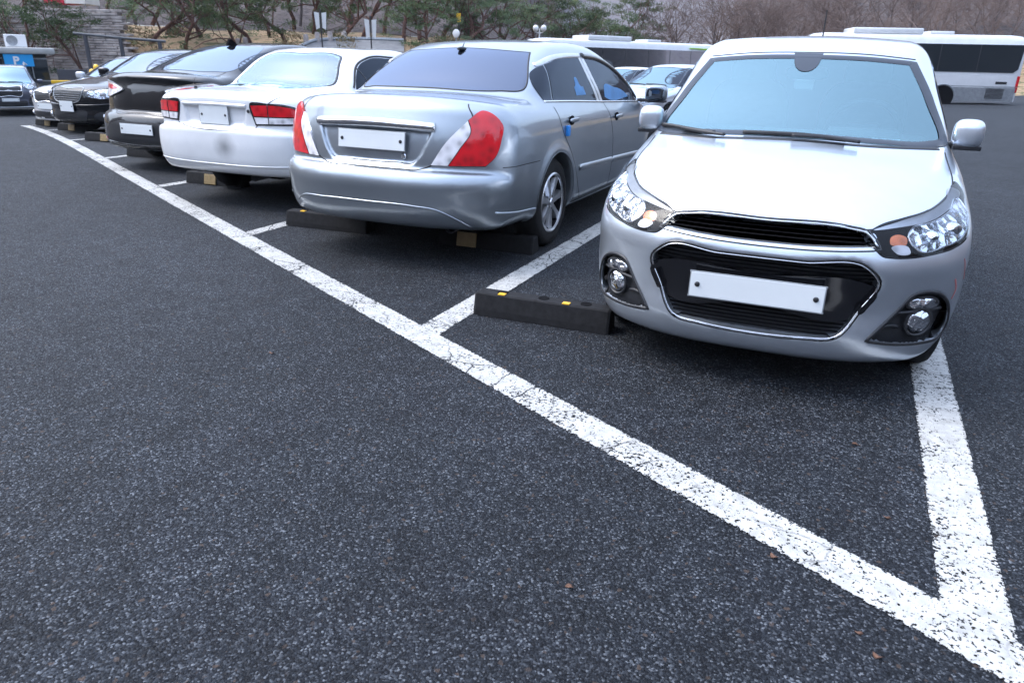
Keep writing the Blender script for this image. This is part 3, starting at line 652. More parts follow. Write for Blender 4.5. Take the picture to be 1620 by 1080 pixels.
# ---------------------------------------------------------------- the setting: ground, bank, hills
DL_ = np.array([0.8952, -0.4457]); P1_ = np.array([-1.80, 2.855]); WST = 2.623      # front line of the stalls, first corner, stall pitch
def stall_pt(i, t=0.0): p = P1_ - DL_*WST*(i - 1); return (p[0], p[1] + t)
def gz(x, y):
    """the lot is level under the row and falls gently away past its far end"""
    s = -(x - P1_[0])*DL_[0] - (y - P1_[1])*DL_[1]
    return -0.80*sstep(9.0, 31.0, s) - 0.15*sstep(9.0, 16.0, y)
EDGE = [(-1500, 44), (0, 44), (200, 42), (640, 43), (780, 52), (880, 66), (1200, 64), (1620, 60), (3200, 60)]
def edge_r(px): return np.interp(px, [e[0] for e in EDGE], [e[1] for e in EDGE])
def hillz(px, Rr):
    e = edge_r(px); d = np.maximum(Rr - e, 0)
    wl = sstep(240, 170, px); wr = sstep(700, 850, px)
    left = 4.0*sstep(2.6, 3.6, d) + 0.10*np.maximum(d - 4, 0) + 0.42*np.maximum(d - 22, 0)
    mid = 3.1*sstep(0, 6, d) + 0.12*np.maximum(d - 5, 0) + 0.40*np.maximum(d - 24, 0)
    valley = sstep(830, 900, px)*sstep(1215, 1140, px)
    right = 0.8*sstep(0, 5, d) + 0.16*np.maximum(d - 4, 0) + 0.22*np.maximum(d - 22, 0)
    right = right*(1 - valley) + valley*(0.8*sstep(0, 6, d) + 0.012*d)
    h = left*wl + (1 - wl)*(mid*(1 - wr) + right*wr)
    far = 0.19*np.maximum(Rr - 600, 0)
    return np.minimum(np.maximum(h, 0), 60) + np.minimum(far, 100)
def base_z(px, x, y): return gz(x, y)
def polar(name, a0, a1, na, radii, zf, mat, label=None):
    A = np.linspace(a0, a1, na); V = []; n = len(radii)
    for a in A:
        for q in radii:
            r_ = q(a) if callable(q) else q
            x = r_*math.sin(YAW + a); y = r_*math.cos(YAW + a); V.append((x, y, zf(x, y, r_, a)))
    Fc = [(i*n+j, i*n+j+1, (i+1)*n+j+1, (i+1)*n+j) for i in range(na-1) for j in range(n-1)]
    o = link(name, V, [f[::-1] for f in Fc], mat); return tag(o, None, None, kind='structure')
rad = [0.0, .5, 1, 1.5, 2, 3, 4, 5, 6, 8, 10, 12, 14, 16, 18, 20, 22, 25, 28, 32, 36, 40, 44, 48, 52, 58, 64, 72, 90, 140, 250, 500, 900]
polar('ground', -math.pi, math.pi, 181, rad, lambda x, y, r_, a: float(gz(x, y)), 'asphalt')
M['bank'] = noisy('dry_bank', [(0.25, (.11, .085, .05)), (0.42, (.30, .20, .115)), (0.52, (.36, .25, .15)), (0.56, (.09, .10, .035)), (0.66, (.14, .11, .06)), (0.8, (.24, .17, .10))], 1.1, bump=.6, dist=.2)
M['wood'] = noisy('wooded_hill', [(0.3, (.065, .054, .054)), (0.5, (.135, .11, .105)), (0.7, (.095, .083, .072))], 0.9, detail=10, bump=1.0, dist=1.2)
def hill(name, p0, p1, n, offs, mat):
    PX = np.linspace(p0, p1, n); V = []
    for p in PX:

        for d in offs:
            r_ = edge_r(p) + d; q = at(p, 100, r_); x, y = q.x, q.y
            nz = (math.sin(x*.7 + y*.31) + math.sin(x*.23 - y*.9))*.10*min(1, d/6) + (math.sin(x*.06 + 1) + math.sin(y*.08))*1.2*min(1, d/60)
            V.append((x, y, float(gz(x, y)) - .02 + float(hillz(np.array(float(p)), np.array(float(r_)))) + (nz if d > 0 else 0)))
    m = len(offs); Fc = [(i*m+j, (i+1)*m+j, (i+1)*m+j+1, i*m+j+1) for i in range(n-1) for j in range(m-1)]
    return tag(link(name, V, Fc, mat), None, None, kind='structure')
hill('bank', -1400, 3000, 260, [-1.0, .02, 1, 2, 2.6, 3.1, 3.6, 4.5, 6, 8, 11, 14, 18, 22], 'bank')
hill('hills', -1800, 3600, 300, [21, 26, 32, 40, 52, 66, 84, 110, 150, 200, 260, 330, 420, 560, 700, 850, 1000, 1200], 'wood')
def added_hill():
    """unseen wooded slopes added at the sides and behind the camera to darken reflections"""
    V = []; na = 90; radii = [46, 52, 60, 75, 100, 140, 200]; rr0 = random.Random(2)
    for i in range(na + 1):
        a = R(62) + (R(360 - 124))*i/na
        for k, q in enumerate(radii):
            x = q*math.sin(YAW + a); y = q*math.cos(YAW + a); h_ = [0, .5, 4, 12, 27, 48, 70][k]*(1 + .25*math.sin(i*.55) + .15*math.sin(i*1.7 + k))
            V.append((x, y, float(gz(x, y)) - .05 + h_*min(1, max(0.0, (min(i, na - i) + 1)/8))))
    m = len(radii); Fc = [(i*m+j, (i+1)*m+j, (i+1)*m+j+1, i*m+j+1) for i in range(na) for j in range(m-1)]
    tag(link('hills', V, Fc, 'wood'), None, None, kind='structure')  # out-of-view ring, added so the car paint mirrors a dark horizon
added_hill()
def ground_at(px, depth):
    """point on the terrain in the photo's column px, `depth` metres out"""
    p = at(px, 100, depth)
    return Vector((p.x, p.y, float(gz(p.x, p.y)) - .02 + float(hillz(np.array(float(px)), np.array(float(depth))))))
# painted lines, one sheet each, 4 mm over the asphalt
def ribbon(name, A, B, w, z, label=None, jag=0.0, endA=None, endB=None):
    A = Vector(A); B = Vector(B); L = (B - A).length; n = max(2, int(L/.25)); t = (B - A)/L; nn = Vector((-t.y, t.x)); V = []
    for i in range(n + 1):
        p = A + t*(L*i/n)
        for k in (-1, 1):
            q = p + nn*(k*w/2)
            if i == 0 and endA: q = q + t*(endA*k)
            if i == n and endB: q = q + t*(endB*k)
            V.append((q.x, q.y, float(gz(q.x, q.y)) + z))
    F_ = []; c3 = []
    for i in range(0, len(V), 2): a_, b_ = Vector(V[i]), Vector(V[i+1]); c3 += [a_, (a_ + b_)/2, b_]
    for i in range(n):
        for k in (0, 1): F_.append((3*i+k+1, 3*i+3+k+1, 3*i+3+k, 3*i+k)[::-1])
    o = link(name, c3, [f[::-1] for f in F_], 'line'); at_ = o.data.attributes.new('across', 'FLOAT', 'POINT'); at_.data.foreach_set('value', np.tile([1.0, 0.0, 1.0], n + 1)); o['kind'] = 'structure'
    if o.data.polygons[0].normal.z < 0: o.data.flip_normals()
    return o
fl0 = P1_ + DL_*(WST + .20); fl1 = P1_ - DL_*WST*6.03
ribbon('bay_front_line', fl0, fl1, .165, .004)
for i in range(0, 8):
    x, y = stall_pt(i); w = .165 if i == 0 else .155 if i == 1 else .13
    ribbon('bay_line', (x - (.045 if i == 0 else 0), y + .088), (x, y + 5.0), w, .0045, endA=(.5*w*.498))
# dry leaves and litter on the asphalt
M['leaf'] = simple('dry_leaf', (.13, .065, .04), 0.8, var=.3, scale=60)
rnd = random.Random(3)
for k, (px, py) in enumerate([(902, 930), (1388, 1040), (1357, 1003), (1225, 882), (1402, 820), (1352, 704), (430, 560)]):
    d = (at(px, py, 1.0) - Vector((0, 0, CAMH))); p = Vector((0, 0, CAMH)) + d*(-CAMH/d.z)
    a = rnd.uniform(0, 6.28); sz = rnd.uniform(.007, .012); V = []
    for j in range(9):
        b = 2*math.pi*j/9; rr_ = sz*(1.0 + .25*math.cos(3*b)); V.append((p.x + rr_*math.cos(b + a)*1.35, p.y + rr_*math.sin(b + a)*.7, .007 + .004*math.sin(b*2 + k)))
    V.append((p.x, p.y, .006)); V.append((p.x, p.y, .003))
    o = link('dry_leaf', V, [(j, (j+1) % 9, 9) for j in range(9)] + [((j+1) % 9, j, 10) for j in range(9)], 'leaf'); tag(o, 'small brown dry leaf lying on the dark asphalt', 'leaf', 'dry leaves on the asphalt')
# ---------------------------------------------------------------- wheel stops
def wheel_stop(label, cx, cy, tan=None, L=.75, rz=.06, dots=False):
    z = float(gz(cx, cy)) + .002
    r_ = tag(empty('wheel_stop', (cx, cy, z), rz), label, 'wheel stop', 'rubber wheel stops behind the wheels')
    m = MB(); sec = [(-.075, 0), (.075, 0), (.070, .035), (.050, .115), (.042, .122), (-.042, .122), (-.050, .115), (-.070, .035)]
    V = []; xs = [-L/2, -L/2+.012, -L*.17, -L*.165, L*.165, L*.17, L/2-.012, L/2]
    for i, x in enumerate(xs):
        k = .94 if i in (0, len(xs)-1) else 1
        V += [(x, b*k, c_*k) for b, c_ in sec]
    n = len(sec); Fc = [tuple(range(n)), tuple(range((len(xs)-1)*n, len(xs)*n))[::-1]]
    for i in range(len(xs)-1):
        for k in range(n): Fc.append((i*n+k, (i+1)*n+k, (i+1)*n+(k+1) % n, i*n+(k+1) % n)[::-1])
    m.add(V, Fc); m.build('block', 'rubber', r_)
    for sx in (-.5, 0, .5):
        b = MB(); b.lathe([(.030, .1225), (.030, .1245), (.024, .1240), (.020, .1225)], (sx*L*.62, .005, 0), 'z', 16); b.lathe([(.001, .1228), (.024, .1228)], (sx*L*.62, .005, 0), 'z', 16); b.build('bolt_hole', 'under', r_)
    if dots:
        for sx in (-.30, .18):
            b = MB(); b.box((sx*L, -.028, .1235), (.040, .034, .006), None, .002); b.build('reflector', 'yellow', r_)
    if tan is not None:
        b = MB(); b.box((tan, -.066, .058), (.155, .028, .105), Matrix.Rotation(-.2, 3, 'X'), .004); b.build('reflector_panel', 'tan', r_)
wheel_stop('black rubber wheel stop with two yellow studs, against the silver hatchback bumper', -1.345, 3.365, None, .76, .055, True)
wheel_stop('black wheel stop with faint yellow studs under the left of the grey-silver saloon', -3.74, 4.60, None, .76, .08, True)
wheel_stop('wheel stop with a tan panel beside the grey-silver saloon right rear wheel', -2.33, 4.66, -.14, .76, .06)
wheel_stop('wheel stop with a tan panel under the old white saloon', -6.10, 5.70, -.03, .74, .06)
wheel_stop('plain black wheel stop under the left of the black saloon tail', -8.46, 6.84, None, .74, .06)
wheel_stop('wheel stop with a tan panel in the empty bay left of the black saloon tail', -10.66, 7.83, .06, .74, .06)
wheel_stop('wheel stop with a tan panel under the barred-grille black saloon', -13.0, 8.98, .0, .74, .06)
wheel_stop('wheel stop with a dim tan panel under the pale saloon', -15.3, 10.05, .0, .74, .06)
# ---------------------------------------------------------------- silver hatchback, front end to the camera
WS_OUT = [(-.69, .960), (-.635, 1.16), (-.537, 1.352, 'c'), (-.30, 1.371), (0, 1.377), (.30, 1.371), (.537, 1.352, 'c'), (.635, 1.16), (.69, .960), (.62, .951), (.40, .958), (.14, .970), (-.14, .972), (-.40, .962), (-.62, .951)]
def inset(pts, d, step=0.02):
    c = catmull(pts, True, step); n = len(c); t = np.roll(c, -1, 0) - np.roll(c, 1, 0); t /= np.linalg.norm(t, axis=1, keepdims=True) + 1e-9
    nn = np.stack([-t[:, 1], t[:, 0]], 1)
    a = 0.5*np.sum(c[:, 0]*np.roll(c[:, 1], -1) - np.roll(c[:, 0], -1)*c[:, 1])
    return c + nn*(d if a > 0 else -d)
UG = [(-.425, .656, 'c'), (-.372, .706), (-.31, .718), (0, .724), (.31, .718), (.372, .706), (.425, .656, 'c'), (.25, .646), (0, .641), (-.25, .646)]
LG = [(-.448, .530), (-.395, .584), (-.16, .590), (0, .590), (.16, .590), (.395, .584), (.448, .530), (.40, .405), (.33, .290), (.20, .272), (0, .264), (-.20, .272), (-.33, .290), (-.40, .405)]
FOG = [(.446, .280, 'c'), (.488, .335), (.528, .387), (.558, .430), (.585, .466), (.626, .478), (.688, .464), (.728, .425), (.750, .365), (.752, .300), (.735, .265), (.66, .258), (.56, .262)]
SPARK['carve'] = [(inset(UG, .004), 'near', .045), (inset(LG, .004), 'near', .055), (inset(FOG, .004), 'near', .045), (mirror(inset(FOG, .004)), 'near', .045)]
LAMP = [(.372, .101, .704, 'c'), (.409, .141, .728), (.487, .211, .750), (.568, .297, .767), (.631, .410, .788), (.675, .505, .812), (.706, .64, .842), (.728, .716, .846), (.742, .701, .828), (.756, .565, .786), (.765, .466, .738), (.758, .388, .695), (.738, .333, .668), (.702, .280, .648), (.628, .201, .632), (.541, .131, .622), (.476, .093, .623), (.443, .079, .628), (.417, .076, .648)]
c = Car('silver_hatchback', 'small silver hatchback parked nose out, its blank white plate and grilles facing the camera', 'car', SPARK, (-.2485, 2.951, 0), .026)
gl_in = inset(WS_OUT, .045)
hood = [(-.69, 1.02), (-.70, .64), (-.57, .31), (-.37, .115), (-.18, .088), (0, .082), (.18, .088), (.37, .115), (.57, .31), (.70, .64), (.69, 1.02), (.4, .86), (0, .80), (-.4, .86)]
fb = [(-.05, .10), (-.05, .62), (.10, .625), (.30, .66), (.47, .70), (.47, .58), (.40, .50), (.37, .30), (.43, .10)]
door = [(1.12, .30), (1.10, .92), (2.03, .95), (2.03, .22), (1.2, .22)]; door2 = [(2.05, .22), (2.05, .95), (2.78, .97), (2.88, .70), (2.72, .40), (2.60, .22)]
c.body('silver', [('hood', 'top', catmull(hood), lambda C: C[:, 2] > .69), ('front_bumper', 'right', np.array(fb), None),
    ('door', 'right', np.array(door), lambda C: C[:, 0] > .3), ('door', 'left', np.array(door), lambda C: C[:, 0] < -.3), ('door', 'right', np.array(door2), lambda C: C[:, 0] > .3), ('door', 'left', np.array(door2), lambda C: C[:, 0] < -.3)],
    [('near', inset(WS_OUT, .03), lambda C: (C[:, 1] > .7) & (C[:, 1] < 2.0))], liner='liner')
c.patch('windscreen', gl_in - 0 if False else [tuple(p) for p in inset(WS_OUT, .012)], 'near', 'ws', .002, 0, .03, smooth=False, g=c.F.F0)
c.strip('windscreen_frit', [tuple(p) for p in inset(WS_OUT, .022)], 'near', .050, .002, 'frit', True, .003, g=c.F.F0, step=.03)
c.strip('roof_seam', [(-.535, 1.353), (-.30, 1.374), (0, 1.380), (.30, 1.374), (.535, 1.353)], 'near', .010, .001, 'seam')
vm = c.patch('mirror_mount_patch', [(-.075, 1.372, 'c'), (.075, 1.372, 'c'), (.05, 1.30), (.03, 1.285), (-.03, 1.285), (-.05, 1.30)], 'near', 'frit', .0045, 0, .03)
for nm, sgn in (('door_seam', 1), ('door_seam', -1)):
    ax = 'right' if sgn > 0 else 'left'
    for pl in (door, door2): c.strip(nm, [p + ('c',) for p in pl], ax, .006, .0008, 'seam', True)
    c.patch('side_window', [(1.33, 1.04), (1.70, 1.30), (1.96, 1.37), (2.02, 1.37, 'c'), (2.02, 1.02, 'c')], ax, 'side', .003)
    c.patch('side_window', [(2.10, 1.02, 'c'), (2.10, 1.37, 'c'), (2.6, 1.35), (2.85, 1.22), (2.82, 1.04)], ax, 'side', .003)
    c.handle(sgn, 1.85, .84, 'silver'); c.handle(sgn, 2.62, .90, 'silver')
# hood shut lines
c.strip('hood_seam', [(-.69, 1.02), (-.70, .66), (-.64, .40), (-.57, .31), (-.37, .115), (-.20, .091), (0, .085), (.20, .091), (.37, .115), (.57, .31), (.64, .40), (.70, .66), (.69, 1.02)], 'top', .007, .0008, 'seam', g=c.F.F0)
c.strip('bumper_seam', [(.40, .50), (.455, .585), (.47, .69)], 'right', .005, .0008, 'seam'); c.strip('bumper_seam', [(.40, .50), (.455, .585), (.47, .69)], 'left', .005, .0008, 'seam')
# grilles
def slats(zs, wfun, dep, par, g, nm='grille_slat', w=.010):
    m = None
    for z in zs:
        hw = wfun(z); s_ = c.strip(nm, [(-hw, z), (-hw*.5, z), (0, z), (hw*.5, z), (hw, z)], 'near', w, .005, 'under', off=dep, parent=par, g=g)
g_ = c.patch('upper_grille', [tuple(p) for p in inset(UG, .006)], 'near', 'plastic', .004, 0, .03, smooth=False)
slats((.660, .675, .690, .705), lambda z: .40 - (z-.656)*.9, .006, g_, None)
c.strip('grille_trim', [p[:2] for p in UG[:7]], 'near', .007, .004, 'chrome', False, .001, g=c.F.F0); c.strip('grille_surround', [tuple(p) for p in inset(UG, -.009)], 'near', .007, .002, 'gloss', True, .0, g=c.F.F0, step=.03)
g_ = c.patch('lower_grille', [tuple(p) for p in inset(LG, .006)], 'near', 'plastic', .004, 0, .03, smooth=False)
slats([.285 + .015*k for k in range(7)], lambda z: min(.405, .325 + (z-.285)*.62), .006, g_, None); slats([.512 + .015*k for k in range(5)], lambda z: .43 - abs(z-.53)*.4, .006, g_, None)
c.strip('grille_trim', [tuple(p) for p in inset(LG, .004)], 'near', .0048, .003, 'chrome', True, .001, g=c.F.F0, step=.03); c.strip('grille_surround', [tuple(p) for p in inset(LG, -.005)], 'near', .009, .004, 'gloss', True, .0, g=c.F.F0, step=.03)
bar = c.patch('grille_crossbar', [(-.435, .500), (-.40, .515), (0, .515), (.40, .515), (.435, .500), (.41, .425), (.385, .385), (0, .383), (-.385, .385), (-.41, .425)], 'near', 'gloss', .035, .03, .03)
c.plate((0, -.008, .447), .525, .105, -.05)
# lamps
DL = np.array((-.55, .80, -.22))
for sgn in (1, -1):
    P = LAMP if sgn > 0 else mir([p for p in LAMP])
    d = DL*np.array((sgn, 1, 1))
    def mm(pts): return pts if sgn > 0 else mir(pts)
    h = c.patch('headlight', P, d, 'under', .001, .0, .02)
    bowl = mm([(.535, .20, .722), (.60, .28, .735), (.668, .42, .762), (.715, .56, .795), (.738, .54, .772), (.752, .42, .715), (.725, .33, .678), (.66, .24, .655), (.57, .16, .645), (.54, .15, .668), (.525, .16, .695)])
    c.patch('headlight_reflector', bowl, d, 'bowl', .003, 0, .012, parent=h)
    br = mm([(.395, .12, .716), (.50, .215, .748), (.60, .33, .772), (.67, .48, .803), (.712, .62, .836), (.728, .63, .826), (.72, .55, .798), (.668, .42, .768), (.60, .28, .742), (.50, .18, .728)])
    c.patch('headlight_brow', br, d, 'satin', .003, 0, .015, parent=h)
    ind = mm([(.462, .115, .690), (.495, .15, .702), (.515, .16, .69), (.516, .15, .670), (.490, .115, .664), (.468, .10, .672)])
    c.patch('indicator', ind, d, 'amber', .004, 0, .012, parent=h)
    ind2 = mm([(.468, .10, .656), (.525, .145, .656), (.535, .14, .640), (.49, .105, .636)]); c.patch('indicator_lens', ind2, d, 'clearlens', .0055, 0, .012, parent=h)
    c.strip('headlight_ring', bowl, d, .007, .005, 'chrome', True, .003, parent=h)
    for k, (pp, rr_) in enumerate((((.600, .235, .690), .030), ((.682, .33, .712), .036))):
        pp = (pp[0]*sgn, pp[1], pp[2]); Q, N, _ = c.onto([pp, pp], d)
        V, F_ = superell(Vector(Q[0]) + Vector(N[0])*.002, (rr_*2, rr_*2, rr_*2*.8), 1.0, 16, 10); link('headlight_bulb', V, F_, 'bowl', h)
    c.patch('headlight_cover', P, d, 'lensc', .012, .012, .02, parent=h)
    c.strip('headlight_seam', P, d, .008, .002, 'seam', True, .0)
    f = FOG if sgn > 0 else mir(FOG)
    fo = c.patch('fog_lamp_housing', [tuple(p) for p in inset(f, .004)], 'near', 'plastic', .004, 0, .02, smooth=False)
    c.strip('fog_lamp_bezel', f, 'near', .016, .006, 'plastic', True, .0, g=c.F.F0, parent=fo)
    x = .630*sgn
    Q, N, _ = c.onto([(x, .350), (x, .428), (x, .392)], 'near', c.F.F0)
    for q, dims, mt, nm in ((Q[0], (.105, .05, .105), 'bowl', 'fog_lamp'), (Q[1], (.125, .04, .048), 'bowl', 'daytime_lamp')):
        V, F_ = superell(Vector(q) + Vector((0, .022, 0)), dims, 1.0 if nm == 'fog_lamp' else .7, rot=Matrix.Rotation(sgn*R(35), 3, 'Z')); o = link(nm, V, F_, mt, fo)
        m = MB(); rr_ = dims[0]/2+.006; kz = dims[2]/dims[0]
        m.tube([Vector(q) + Vector((math.cos(a)*rr_*math.cos(R(32)), .012 + sgn*math.cos(a)*rr_*math.sin(R(32)), math.sin(a)*rr_*kz)) for a in np.linspace(0, 2*math.pi, 33)], .007, 6); m.build('lamp_ring', 'plastic', o, True)
    c.strip('fog_lamp_bar', [(x-.10*sgn, .392), (x, .394), (x+.085*sgn, .398)], 'near', .014, .010, 'plastic', off=-.012, g=c.F.F0, parent=fo)
    c.strip('fog_lamp_bar', [(.475*sgn, .325), (.56*sgn, .335), (x-.06*sgn, .330)], 'near', .016, .010, 'plastic', off=-.025, g=c.F.F0, parent=fo)
    c.mirror_(sgn, 1.17, 1.022, 'silver', x=.788 if sgn > 0 else .752, sz=(.135, .14, .135))
c.strip('paint_scuff', [(.33, .60), (.36, .54), (.40, .50)], 'right', .006, .001, 'scuff'); c.strip('paint_scuff', [(.30, .52), (.33, .46), (.32, .43)], 'right', .010, .001, 'scuff')
# wipers on the windscreen
for pts, nm in (([(-.665, .985), (-.60, .983), (-.48, .976), (-.36, .972)], 'wiper'), ([(-.22, .983), (-.05, .986), (.08, .985), (.25, .972)], 'wiper')):
    w = c.strip(nm, pts, 'near', .022, .016, 'plastic', off=.010, g=c.F.F0); c.strip('wiper_arm', [(p[0]+.06, p[1]-.012) for p in pts[1:]], 'near', .016, .014, 'plastic', off=.02, g=c.F.F0, parent=w)
c.strip('windscreen_cowl', [(-.66, .957), (-.40, .963), (0, .976), (.40, .963), (.66, .957)], 'near', .03, .004, 'plastic', off=.0, g=c.F.F0)
# cabin
m = MB(); m.box((0, 1.32, .87), (1.34, .55, .16), Matrix.Rotation(.12, 3, 'X'), .05); m.box((.34, 1.48, .95), (.36, .20, .10), None, .04); m.build('dashboard', 'dash', c.root, True)
for sgn in (1, -1):
    V, F_ = superell((sgn*.34, 2.12, .90), (.50, .16, .66), .5, rot=Matrix.Rotation(-.2, 3, 'X')); st = link('seat', V, F_, 'cloth', c.root)
    V, F_ = superell((sgn*.34, 2.20, 1.27), (.27, .11, .19), .6); link('headrest', V, F_, 'cloth', st)
m = MB(); m.tube([(.34 + .185*math.cos(a), 1.62 - .06*math.sin(a), .97 + .17*math.sin(a)) for a in np.linspace(0, 2*math.pi, 33)], .016, 8); m.box((.34, 1.62, .96), (.16, .05, .12), None, .02); m.box((.34, 1.62, .97), (.34, .025, .03), None, .01); m.build('steering_wheel', 'plastic', c.root, True)
V, F_ = superell((0, 1.74, 1.27), (.23, .04, .065), .5); link('rear_view_mirror', V, F_, 'plastic', c.root)
m = MB(); m.box((.0, 1.56, 1.215), (.10, .006, .055), Matrix.Rotation(.5, 3, 'X')); m.build('hanging_card', 'plate', c.root)
m = MB(); m.box((.44, 1.16, .965), (.13, .07, .004), Matrix.Rotation(.3, 3, 'X')); m.build('dashboard_card', 'plate', c.root)
m = MB(); P_, _, _ = c.onto([(.02, 2.95)], 'top'); p = Vector(P_[0]); m.lathe([(.02, 0), (.016, .02), (.006, .03)], p, 'z', 12); m.tube([p, p + Vector((0, .02, .22))], [.006, .004], 6); m.build('antenna', 'plastic', c.root, True)
m = MB(); m.box((0, 1.0, .22), (1.2, 1.4, .08), None, .02); m.build('undertray', 'under', c.root)
c.wheels(.285, .165, .185, 8)

# ---------------------------------------------------------------- silver saloon, tail to the camera
LIDREC = [(-.425, .885, 'c'), (-.36, .740), (-.315, .688), (-.2, .682), (.2, .682), (.315, .688), (.36, .740), (.425, .885, 'c')]
SM5['carve'] = [(catmull(LIDREC), 'near', .028)]
SM5['low'][0] = (0.16, 0.26, 'c')
c = Car('silver_saloon', 'large grey-silver saloon parked tail out, red lamps and a blank plate under a chrome strip', 'car', SM5, (-2.805, 3.8746, 0), .0022)
lid = [(-.60, 1.075), (-.655, .975), (-.56, .845), (-.455, .690), (-.38, .656), (-.2, .648), (0, .646), (.2, .648), (.38, .656), (.455, .690), (.56, .845), (.655, .975), (.60, 1.075), (.45, 1.16), (-.45, 1.16)]
rd = [(1.03, 1.04), (1.13, 1.0), (1.155, .89), (1.33, .692), (1.50, .50), (1.62, .345), (1.70, .27), (2.44, .27), (2.44, .55), (2.345, .87), (2.26, 1.0), (2.13, 1.352), (1.60, 1.335), (1.25, 1.26)]
fd = [(2.45, .27), (2.45, .55), (2.355, .87), (2.27, 1.0), (2.14, 1.352), (2.45, 1.33), (2.95, 1.22), (3.42, .99), (3.50, .80), (3.46, .40), (3.40, .27)]
rbp = [(-.2, .2), (-.2, .645), (.05, .655), (.30, .668), (.82, .668), (.74, .45), (.72, .2)]
c.body('grey_silver', [('trunk_lid', 'near', np.array(lid), lambda C: (C[:, 1] < .62)), ('rear_door', 'right', np.array(rd), lambda C: C[:, 0] > .3), ('rear_door', 'left', np.array(rd), lambda C: C[:, 0] < -.3),
    ('front_door', 'right', np.array(fd), lambda C: C[:, 0] > .3), ('front_door', 'left', np.array(fd), lambda C: C[:, 0] < -.3), ('rear_bumper', 'right', np.array(rbp), None)])
c.strip('trunk_seam', [(-.60, 1.045), (-.655, .975), (-.56, .845), (-.455, .690), (-.38, .656), (-.2, .648), (0, .646), (.2, .648), (.38, .656), (.455, .690), (.56, .845), (.655, .975), (.60, 1.045)], 'near', .009, .001, 'seam')
for sgn in (1, -1):
    ax = 'right' if sgn > 0 else 'left'
    c.strip('door_seam', [(1.13, 1.0), (1.155, .89), (1.33, .692), (1.50, .50), (1.62, .345), (1.70, .27)], ax, .007, .0008, 'seam'); c.strip('door_seam', [(2.26, 1.0), (2.35, .87), (2.445, .55), (2.445, .27)], ax, .007, .0008, 'seam')
    c.strip('door_seam', [(1.70, .27), (2.4, .27), (3.4, .27)], ax, .008, .001, 'seam'); c.strip('bumper_seam', [(.27, .672), (.50, .672), (.74, .670)], ax, .005, .0008, 'seam')
    # glass: quarter light, rear door, front door
    c.patch('quarter_window', [(1.03, 1.048, 'c'), (1.03, 1.13), (1.075, 1.19), (1.20, 1.255), (1.29, 1.275, 'c'), (1.165, 1.035, 'c')], ax, 'side', .004, .006)
    c.patch('side_window', [(1.19, 1.036, 'c'), (1.31, 1.28, 'c'), (1.55, 1.322), (1.80, 1.338), (1.985, 1.340, 'c'), (2.095, 1.005, 'c')], ax, 'side', .004, .006)
    c.patch('side_window', [(2.115, 1.342, 'c'), (2.30, 1.335), (2.50, 1.312), (2.92, 1.215), (3.20, 1.09), (3.40, .965, 'c'), (2.255, .998, 'c')], ax, 'side', .004, .006)
    c.patch('pillar_trim', [(1.985, 1.342, 'c'), (2.03, 1.342, 'c'), (2.165, 1.003, 'c'), (2.10, 1.005, 'c')], ax, 'satin', .006, .006, .02, smooth=False); c.patch('pillar_trim', [(2.045, 1.342, 'c'), (2.11, 1.342, 'c'), (2.25, .998, 'c'), (2.185, 1.002, 'c')], ax, 'satin', .006, .006, .02, smooth=False)
    c.strip('window_trim', [(1.03, 1.04), (1.6, 1.022), (2.2, .998), (3.42, .958)], ax, .018, .006, 'chrome')
    c.strip('window_visor', [(1.23, 1.278), (1.45, 1.326), (1.75, 1.348), (2.05, 1.352)], ax, .045, .009, 'satin', off=.002); c.strip('window_visor', [(2.10, 1.352), (2.45, 1.335), (2.85, 1.255), (3.15, 1.14), (3.42, .99)], ax, .055, .02, 'gloss', off=.002)
    c.strip('side_moulding', [(1.57, .527), (2.0, .514), (2.43, .500)], ax, .052, .014, 'grey_silver'); c.strip('side_moulding', [(2.46, .499), (2.95, .485), (3.38, .472)], ax, .052, .014, 'grey_silver')
    c.strip('sill', [(1.52, .235), (2.4, .232), (3.42, .23)], ax, .06, .012, 'grey_silver')
    c.handle(sgn, 1.38, .893, 'grey_silver'); c.handle(sgn, 2.53, .862, 'grey_silver')
    c.strip('wheel_arch_lip', [(1.085 + .372*math.cos(a), .325 + .372*math.sin(a)) for a in np.linspace(-.1, math.pi+.12, 24)], ax, .012, .006, 'grey_silver')
    c.mirror_(sgn, 3.56, 1.03, 'grey_silver', x=.97, sz=(.22, .14, .16), face=-1)
    # tail lamp: red outer wedge, white inner blade
    d = np.array((-sgn*.42, .9, -.05))
    red = [(.636, .187, .952, 'c'), (.700, .249, 1.005), (.762, .285, .982), (.812, .308, .920), (.816, .280, .842), (.795, .240, .740), (.750, .197, .684, 'c'), (.545, .093, .682, 'c'), (.610, .130, .785), (.659, .180, .896)]
    wht = [(.434, .062, .681, 'c'), (.523, .101, .820), (.632, .184, .948, 'c'), (.652, .179, .896), (.602, .128, .785), (.538, .092, .682, 'c')]
    if sgn < 0: red, wht = mir(red), mir(wht)
    tl = c.patch('tail_light', red, d, 'red', .012, .014, .02); c.patch('tail_light_reverse', wht, d, 'clearlens', .010, .012, .02, parent=tl)
    c.strip('tail_light_seam', red, d, .010, .003, 'seam', True, 0)
    c.strip('bumper_crease', [(.20, .392), (.45, .362), (.70, .345)], ax, .02, .006, 'grey_silver')
c.patch('rear_window', [(-.66, 1.10), (-.57, 1.30), (-.52, 1.362, 'c'), (0, 1.386), (.52, 1.362, 'c'), (.57, 1.30), (.66, 1.115), (.52, 1.105), (0, 1.112), (-.52, 1.105)], 'near', 'tint', .003, .004, .035)
